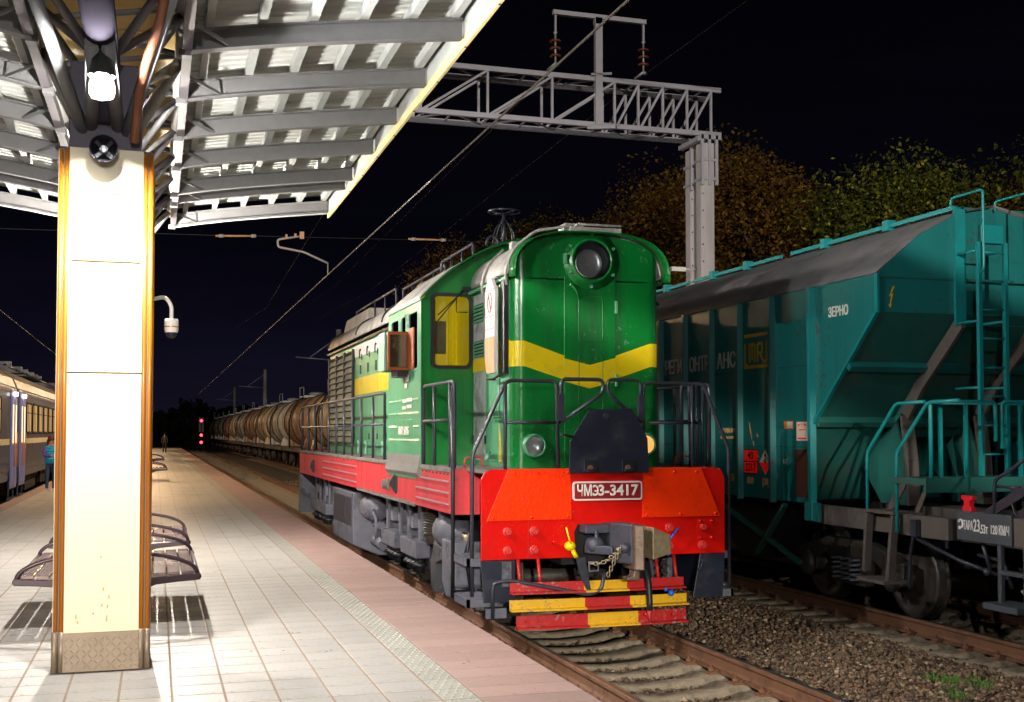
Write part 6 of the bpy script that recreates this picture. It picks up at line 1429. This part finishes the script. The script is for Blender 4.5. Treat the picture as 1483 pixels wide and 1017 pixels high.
for (xa, za, xb, zb, lb) in ((1.52, 7.65, 2.62, 7.70, 'pale rod insulator on the cross span wire close to the roof end'), (6.96, 7.83, 8.08, 7.85, 'pale rod insulator on the cross span wire over the locomotive cab')):
    t = thing('rod_insulator', lb, 'insulator', (xa, 33, za), 'rod insulators on the cross span')
    m = M(); m.tube([(0, 0, 0), (xb - xa, 0, zb - za)], .028, 8); m.build('rod', BOARDO, t)
    for q0 in (.08, .88):
        m = M(); d = Vector((xb - xa, 0, zb - za)); m.tube([d * q0, d * (q0 + .12)], .05, 8); m.build('end_fitting', LETTER, t)
t = thing('steady_arm', 'bent pale steady arm holding the contact wire', 'steady arm', (4.63, 33, 6.66))
m = M(); m.tube(fillet([(0, 0, .36), (-.68, 0, .65), (-1.4, 0, .76), (-1.42, 0, .97), (-.74, 0, 1.10)], .08), .032, 8); m.tube([(0, 0, .0), (0, 0, .38)], .014, 6); a_ = m.build('arm', LETTER, t)
m = M(); m.box((-.80, -.05, 1.02), (-.68, .05, 1.22)); m.box((-1.2, -.04, 1.0), (-1.14, .04, 1.12)); m.box((-.95, -.04, 1.05), (-.89, .04, 1.16)); m.build('clip', BOARDO, a_)
for i, (x, y, h) in enumerate(((12.3, 82, 10), (12.3, 140, 10.2), (12.3, 196, 10.2))):
    t = thing('catenary_mast', ['concrete catenary mast behind the rear hood', 'pale concrete mast rising behind the tank wagons', 'dark slim mast farthest down the line'][i], 'mast', (x, y, -.5), 'catenary masts beyond the gantry')
    m = M(); m.tube([(0, 0, 0), (0, 0, h)], [.30, .19], 10); m.build('mast', MASTC, t); m = M(); m.tube([(0, 0, h - 2.2), (-3, 0, h - 2.0)], .05, 6); m.tube([(0, 0, h - .5), (-2, 0, h - 2.0)], .04, 6); m.build('bracket_arm', GALV, t)
# red signal added far down the line in place of red light streaks
t = thing('added_signal', 'added far signal standing in for red light streaks beside the end of the tank wagon rake', 'signal', (5.4, 150, -.3))
m = M(); m.tube([(0, 0, 0), (0, 0, 5.2)], .09, 8); m.box((-.3, -.05, 2.6), (.3, .15, 4.4)); m.build('added_signal_mast', BLACKM, t)
RG = glow('streak_red_light', (1.0, .03, .05), 9.0)
for x, z in ((0, 4.0), (0, 2.2), (.0, 1.3)):
    m = M(); m.lathe((x, -.08, z), 'y', [(.2, .0), (.2, -.12), (.17, -.12), (.17, -.02)], 14); hd_ = m.build('lamp_hood', BLACKM, t)
    m = M(); m.lathe((x, -.10, z), 'y', [(.17, 0), (.10, -.03), (.001, -.04)], 14); m.build('red_lens', RG, hd_)
# ------------------------------------------------------------------ trees
BARK = pm('tree_bark', '#54443a', 0.9, var=.3, vs=8)
LEAFS = [pm('autumn_leaves_orange', '#6a4a12', 0.55, var=.2, island=['#2a2410', '#4a3c12', '#6a5418', '#3a3010', '#5a4214', '#4a3c12', '#a07c20'], spec=.1, orand=.45), pm('autumn_leaves_olive', '#4a4a12', 0.55, var=.2, island=['#20280e', '#343c12', '#4a5016', '#28300e', '#444414', '#30380f', '#827a22'], spec=.1, orand=.45), pm('autumn_leaves_russet', '#5a3410', 0.55, var=.2, island=['#34240e', '#4a3412', '#5e4218', '#3c2a10', '#7a5a1e', '#483212'], spec=.1, orand=.45)]
def tree_meshes(h, cr, nl, seed, ls):
    r = random.Random(seed); tr = M(); tips = []
    def limb(p, d, ln, rad, depth):
        n = 4; pts = [p]; rs = [rad]; q = Vector(p); dd = Vector(d)
        for k in range(n):
            dd = (dd + Vector((r.gauss(0, .12), r.gauss(0, .12), r.gauss(.03, .08)))).normalized(); q = q + dd * ln / n; pts.append(tuple(q)); rs.append(rad * (1 - .55 * (k + 1) / n))
        tr.tube(pts, rs, 6 if depth < 2 else 4, caps=False)
        if depth >= 3: tips.append((q, ln)); return
        for k in range(5 if depth == 0 else 4):
            t_ = r.uniform(.3, 1) if depth else r.uniform(.22, 1)
            i = min(n - 1, int(t_ * n)); a = Vector(pts[i]); b = Vector(pts[i + 1]); st = a.lerp(b, t_ * n - i)
            ang = r.uniform(0, 6.28); out = Vector((math.cos(ang), math.sin(ang), r.uniform(.1, .9))).normalized(); nd = (dd * .45 + out).normalized()
            limb(tuple(st), tuple(nd), ln * r.uniform(.42, .68), rad * .45, depth + 1)
        tips.append((q, ln))
    limb((0, 0, 0), (0, 0, 1), h * .72, h * .018, 0)
    lv, lf = [], []; per = nl // len(tips)
    cl = [(t_, r.uniform(.25, .7) * cr * .45) for t_, _ in tips]
    V = []
    for c, rad in cl:
        k = int(per * r.uniform(.3, 1.7))
        for _ in range(k):
            u = np.array([r.gauss(0, 1), r.gauss(0, 1), r.gauss(0, .8)]); u = u / (np.linalg.norm(u) + 1e-6) * rad * r.random() ** .45
            p = np.array(c) + u
            if p[2] < .6: continue
            a = np.array([r.gauss(0, 1) for _ in range(3)]); a /= np.linalg.norm(a); b = np.cross(a, [r.gauss(0, 1) for _ in range(3)]); b /= np.linalg.norm(b) + 1e-6
            s = ls * r.uniform(.6, 1.3); V += [p - a * s, p + b * s * .55, p + a * s, p - b * s * .55]
    V = np.array(V, dtype=np.float32); nq = len(V) // 4
    return tr, V, nq
def leaf_mesh(V, nq, mat):
    me = bpy.data.meshes.new('crown'); me.vertices.add(len(V)); me.vertices.foreach_set('co', V.ravel()); me.loops.add(nq * 4); me.loops.foreach_set('vertex_index', np.arange(nq * 4, dtype=np.int32))
    me.polygons.add(nq); me.polygons.foreach_set('loop_start', np.arange(0, nq * 4, 4, dtype=np.int32)); me.polygons.foreach_set('loop_total', np.full(nq, 4, dtype=np.int32)); me.update(calc_edges=True); me.materials.append(mat); return me
variants = []
for k in range(4):
    tr, V, nq = tree_meshes(12.0, 6.2, 46000, 40 + k, .085); variants.append((tr.mesh('trunk', BARK), V, nq, float(np.percentile(V[:, 2], 99.6))))
crowns = {}
TR = random.Random(11)
TREES = [(13.8, 55, 10.9, 0, 2), (15.6, 44, 13.04, 0, 0), (18.5, 41, 13.31, 2, 1), (20.5, 36, 12.49, 0, 2), (17.8, 33, 10.8, 2, 3), (22.5, 31, 11.08, 0, 0), (19.6, 28.6, 11.63, 1, 2), (24.0, 28, 11.1, 1, 1), (21.6, 24.6, 9.35, 0, 3), (26.0, 24.5, 10.09, 2, 0), (23.6, 21.2, 9.19, 1, 1), (27.5, 20.5, 8.73, 0, 2), (24.8, 17.4, 8.25, 1, 3), (28.5, 16.2, 8.0, 1, 0), (17.6, 50, 13.49, 1, 2), (21.5, 45, 13.07, 2, 3), (26, 36, 12.78, 1, 1), (30, 27, 10.19, 2, 2), (31, 19, 8.37, 0, 3), (16.8, 24.0, 7.57, 1, 1), (19.0, 19.6, 6.27, 1, 0), (18.0, 29, 8.18, 0, 3), (22, 15.0, 6.26, 1, 2), (16.9, 38, 10.8, 0, 3), (24.5, 45, 15.4, 1, 0), (19.2, 47, 13.2, 2, 1), (29.5, 38, 14.2, 1, 3), (23.0, 26.0, 10.6, 2, 2), (27.0, 24.0, 11.4, 1, 1), (21.0, 40.5, 13.4, 1, 2), (15.2, 49.5, 11.6, 2, 0)]
ADJ = ['orange leaved', 'olive green', 'russet']
SZ = lambda h: 'low' if h < 8 else ('middling' if h < 10.5 else 'tall')
WHERE = ['last of the row, against the dark sky', 'behind the cab roof handrails of the locomotive', 'behind the antenna ring of the locomotive', 'behind the headlight of the locomotive', 'behind the visor of the front hood', 'under the gantry truss beside the concrete mast', 'highest crown of all, above the hopper roof', 'between the highest crown and the grab hoops', 'close behind the concrete mast foot', 'behind the grab hoops of the hopper', 'beyond the ladder end of the hopper', 'in the second row behind the ladder', 'past the hopper end, over the platform wagon', 'past the platform wagon, out beside the line', 'deep behind the far end of the rear hood', 'deep behind the gap between mast and visor', 'in the second row behind the highest crown', 'in the second row beyond the grab hoops', 'in the second row past the platform wagon', 'low in front of the highest crown', 'low behind the hopper hatch rods', 'low beside the concrete mast', 'low beside the next wagon', 'filling the gap by the concrete mast', 'back row, between mast and highest crown', 'back row, behind the headlight', 'back row, beyond the grab hoops', 'behind the roof edge of the hopper end', 'behind the top of the end ladder', 'back row, close to the mast top', 'back row near the antenna']
for i, (x, y, h, c, v) in enumerate(TREES):
    t = thing('autumn_tree', '%s %s tree %s' % (SZ(h), ADJ[c], WHERE[i]), 'tree', (x, y, -.5), 'autumn trees behind the tracks', rz=TR.uniform(0, 6.28))
    s = (TR.uniform(.80, 1.0) if i < 14 else TR.uniform(.66, .95)) * h / variants[v][3]; inst('trunk', variants[v][0], t, scale=(s, s, s))
    if (v, c) not in crowns: crowns[(v, c)] = leaf_mesh(variants[v][1], variants[v][2], LEAFS[c])
    inst('crown', crowns[(v, c)], t, scale=(s * TR.uniform(1.05, 1.2), s * TR.uniform(1.05, 1.2), s))
# far wood at the end of the line
DARKW = pm('far_wood_dark', '#141810', .8, var=.3)
V = []
for k in range(9000):
    x = random.uniform(-30, 60); top = 7.2 + 1.6 * math.sin(x * .13 + 1) + 1.0 * math.sin(x * .41); top = max(3, top) * (.75 if x < 4 else 1.0)
    p = np.array([x, random.uniform(225, 245), random.uniform(-.5, top) * random.random() ** .25]); a = RNG.normal(size=3); a /= np.linalg.norm(a); b = np.cross(a, RNG.normal(size=3)); b /= np.linalg.norm(b); s = random.uniform(.5, 1.1)
    V += [p - a * s, p + b * s * .7, p + a * s, p - b * s * .7]
o = bpy.data.objects.new('far_woods', leaf_mesh(np.array(V, dtype=np.float32), len(V) // 4, DARKW)); COL.objects.link(o); tag(o, 'dark wood closing the view down the line', None, None, 'stuff')

# ------------------------------------------------------------------ people
def person(name, label, loc, pose, mats, rz=0, h=1.0):
    # skeleton: one vertex per joint with a radius, grown with a Skin modifier, then coloured by height
    P = pose['pts']; E = pose['edges']; R = pose['r']
    me = bpy.data.meshes.new('body'); me.from_pydata([Vector(p) * h for p in P], E, [])
    o = bpy.data.objects.new('body_build', me); COL.objects.link(o)
    sk = o.modifiers.new('skin', 'SKIN'); sk.use_smooth_shade = True; o.modifiers.new('sub', 'SUBSURF').levels = 2
    lay = me.skin_vertices[0] if me.skin_vertices else None
    if lay is None:
        bpy.context.view_layer.objects.active = o; lay = me.skin_vertices[0]
    for i, r_ in enumerate(R): lay.data[i].radius = (r_[0] * h, r_[1] * h); lay.data[i].use_root = (i == 0)
    dg = bpy.context.evaluated_depsgraph_get(); me2 = bpy.data.meshes.new_from_object(o.evaluated_get(dg)); bpy.data.objects.remove(o)
    me2.name = 'body'; me2.materials.clear()
    for m_ in mats: me2.materials.append(m_)
    for p in me2.polygons:
        c = p.center / h; p.use_smooth = True; p.material_index = pose['paint'](c)
    t = thing(name, label, 'person', loc, rz=rz); b = bpy.data.objects.new('body', me2); COL.objects.link(b); b.parent = t; return t
SKIN_ = pm('skin_tone', '#c89078', .5, var=.05); JEANS = pm('blue_jeans', '#2c4468', .8, var=.2, vs=20); VEST = pm('bright_blue_vest', '#0a9ad0', .6, var=.1, vs=10); PURP = pm('purple_sleeves', '#7a50b0', .7, var=.1); SHOE = pm('white_shoes', '#c8ccd0', .6); HAIRB = pm('brown_hair', '#5a2a14', .6, var=.2); COAT = pm('dark_coat', '#14141a', .8, var=.2)
def fig(armL, armR, stance=.10):
    pts = [(0, 0, .95), (0, 0, 1.12), (0, .01, 1.30), (0, .01, 1.42), (0, 0, 1.50), (0, -.015, 1.58), (0, -.02, 1.68),
           (-.10, 0, .90), (-stance - .02, -.02, .50), (-stance - .02, .02, .09), (-stance - .02, -.12, .045),
           (.10, 0, .90), (stance, -.03, .50), (stance, .02, .09), (stance, -.12, .045),
           (-.17, .01, 1.40), armL[0], armL[1], armL[2], (.17, .01, 1.40), armR[0], armR[1], armR[2]]
    ed = [(0, 1), (1, 2), (2, 3), (3, 4), (4, 5), (5, 6), (0, 7), (7, 8), (8, 9), (9, 10), (0, 11), (11, 12), (12, 13), (13, 14), (3, 15), (15, 16), (16, 17), (17, 18), (3, 19), (19, 20), (20, 21), (21, 22)]
    r = [(.155, .11), (.14, .10), (.165, .11), (.11, .08), (.055, .055), (.078, .092), (.07, .085), (.085, .09), (.058, .062), (.042, .045), (.04, .028), (.085, .09), (.058, .062), (.042, .045), (.04, .028), (.068, .065), (.048, .048), (.036, .036), (.03, .022), (.068, .065), (.048, .048), (.036, .036), (.03, .022)]
    return pts, ed, r
def paintw(c):
    if c.z > 1.47: return 0
    if c.z < .10: return 3
    if c.z < .92 and abs(c.x) < .24 and c.y > -.16: return 1
    if abs(c.x) > .175 or c.y < -.16: return 0 if c.y < -.26 else 4
    return 2
pts, ed, r = fig(((-.25, .0, 1.16), (-.14, -.22, 1.14), (-.06, -.29, 1.18)), ((.25, 0, 1.16), (.12, -.22, 1.10), (.03, -.29, 1.15)))
w = person('person', 'woman in a bright blue quilted vest, purple sleeves and jeans standing by the passenger train', (-3.06, 38.06, .4), dict(pts=pts, edges=ed, r=r, paint=paintw), [SKIN_, JEANS, VEST, SHOE, PURP], rz=.5, h=.95)
m = M(); m.ball((0, .01, 1.60), .108, 14, 10, (.95, 1.0, 1.05)); m.tube([(-.04, .08, 1.58), (-.03, .10, 1.42), (0, .08, 1.34)], [.06, .06, .03], 8); m.ball((0, .02, 1.62), .10); m.build('hair', HAIRB, w)
m = M(); 
for k in range(6): m.lathe((0, 0, .86 + .085 * k), 'z', [(.17, 0), (.195, .03), (.195, .055), (.17, .085)], 18)
vq = m.build('vest', VEST, w); vq.scale = (1, .72, 1)
m = M(); m.box((-.06, -.33, 1.04), (.02, -.27, 1.16)); m.build('held_phone', WHITEP, w)
pts, ed, r = fig(((-.24, .02, 1.16), (-.25, -.02, .94), (-.24, -.04, .84)), ((.24, .02, 1.16), (.25, -.02, .94), (.24, -.04, .84)))
d_ = person('person', 'man in dark clothes standing far away on the platform', (.74, 108, .4), dict(pts=pts, edges=ed, r=r, paint=lambda c: 0 if c.z > 1.5 else 1), [SKIN_, COAT], h=1.02)
m = M(); m.ball((0, 0, 1.66), .11, 12, 8); m.build('hair', SOOT, d_)

# keep every tree of objects to thing > part > sub-part
for o in list(COL.objects):
    ch = [o]
    while ch[-1].parent is not None: ch.append(ch[-1].parent)
    if len(ch) > 3: o.parent = ch[-2]
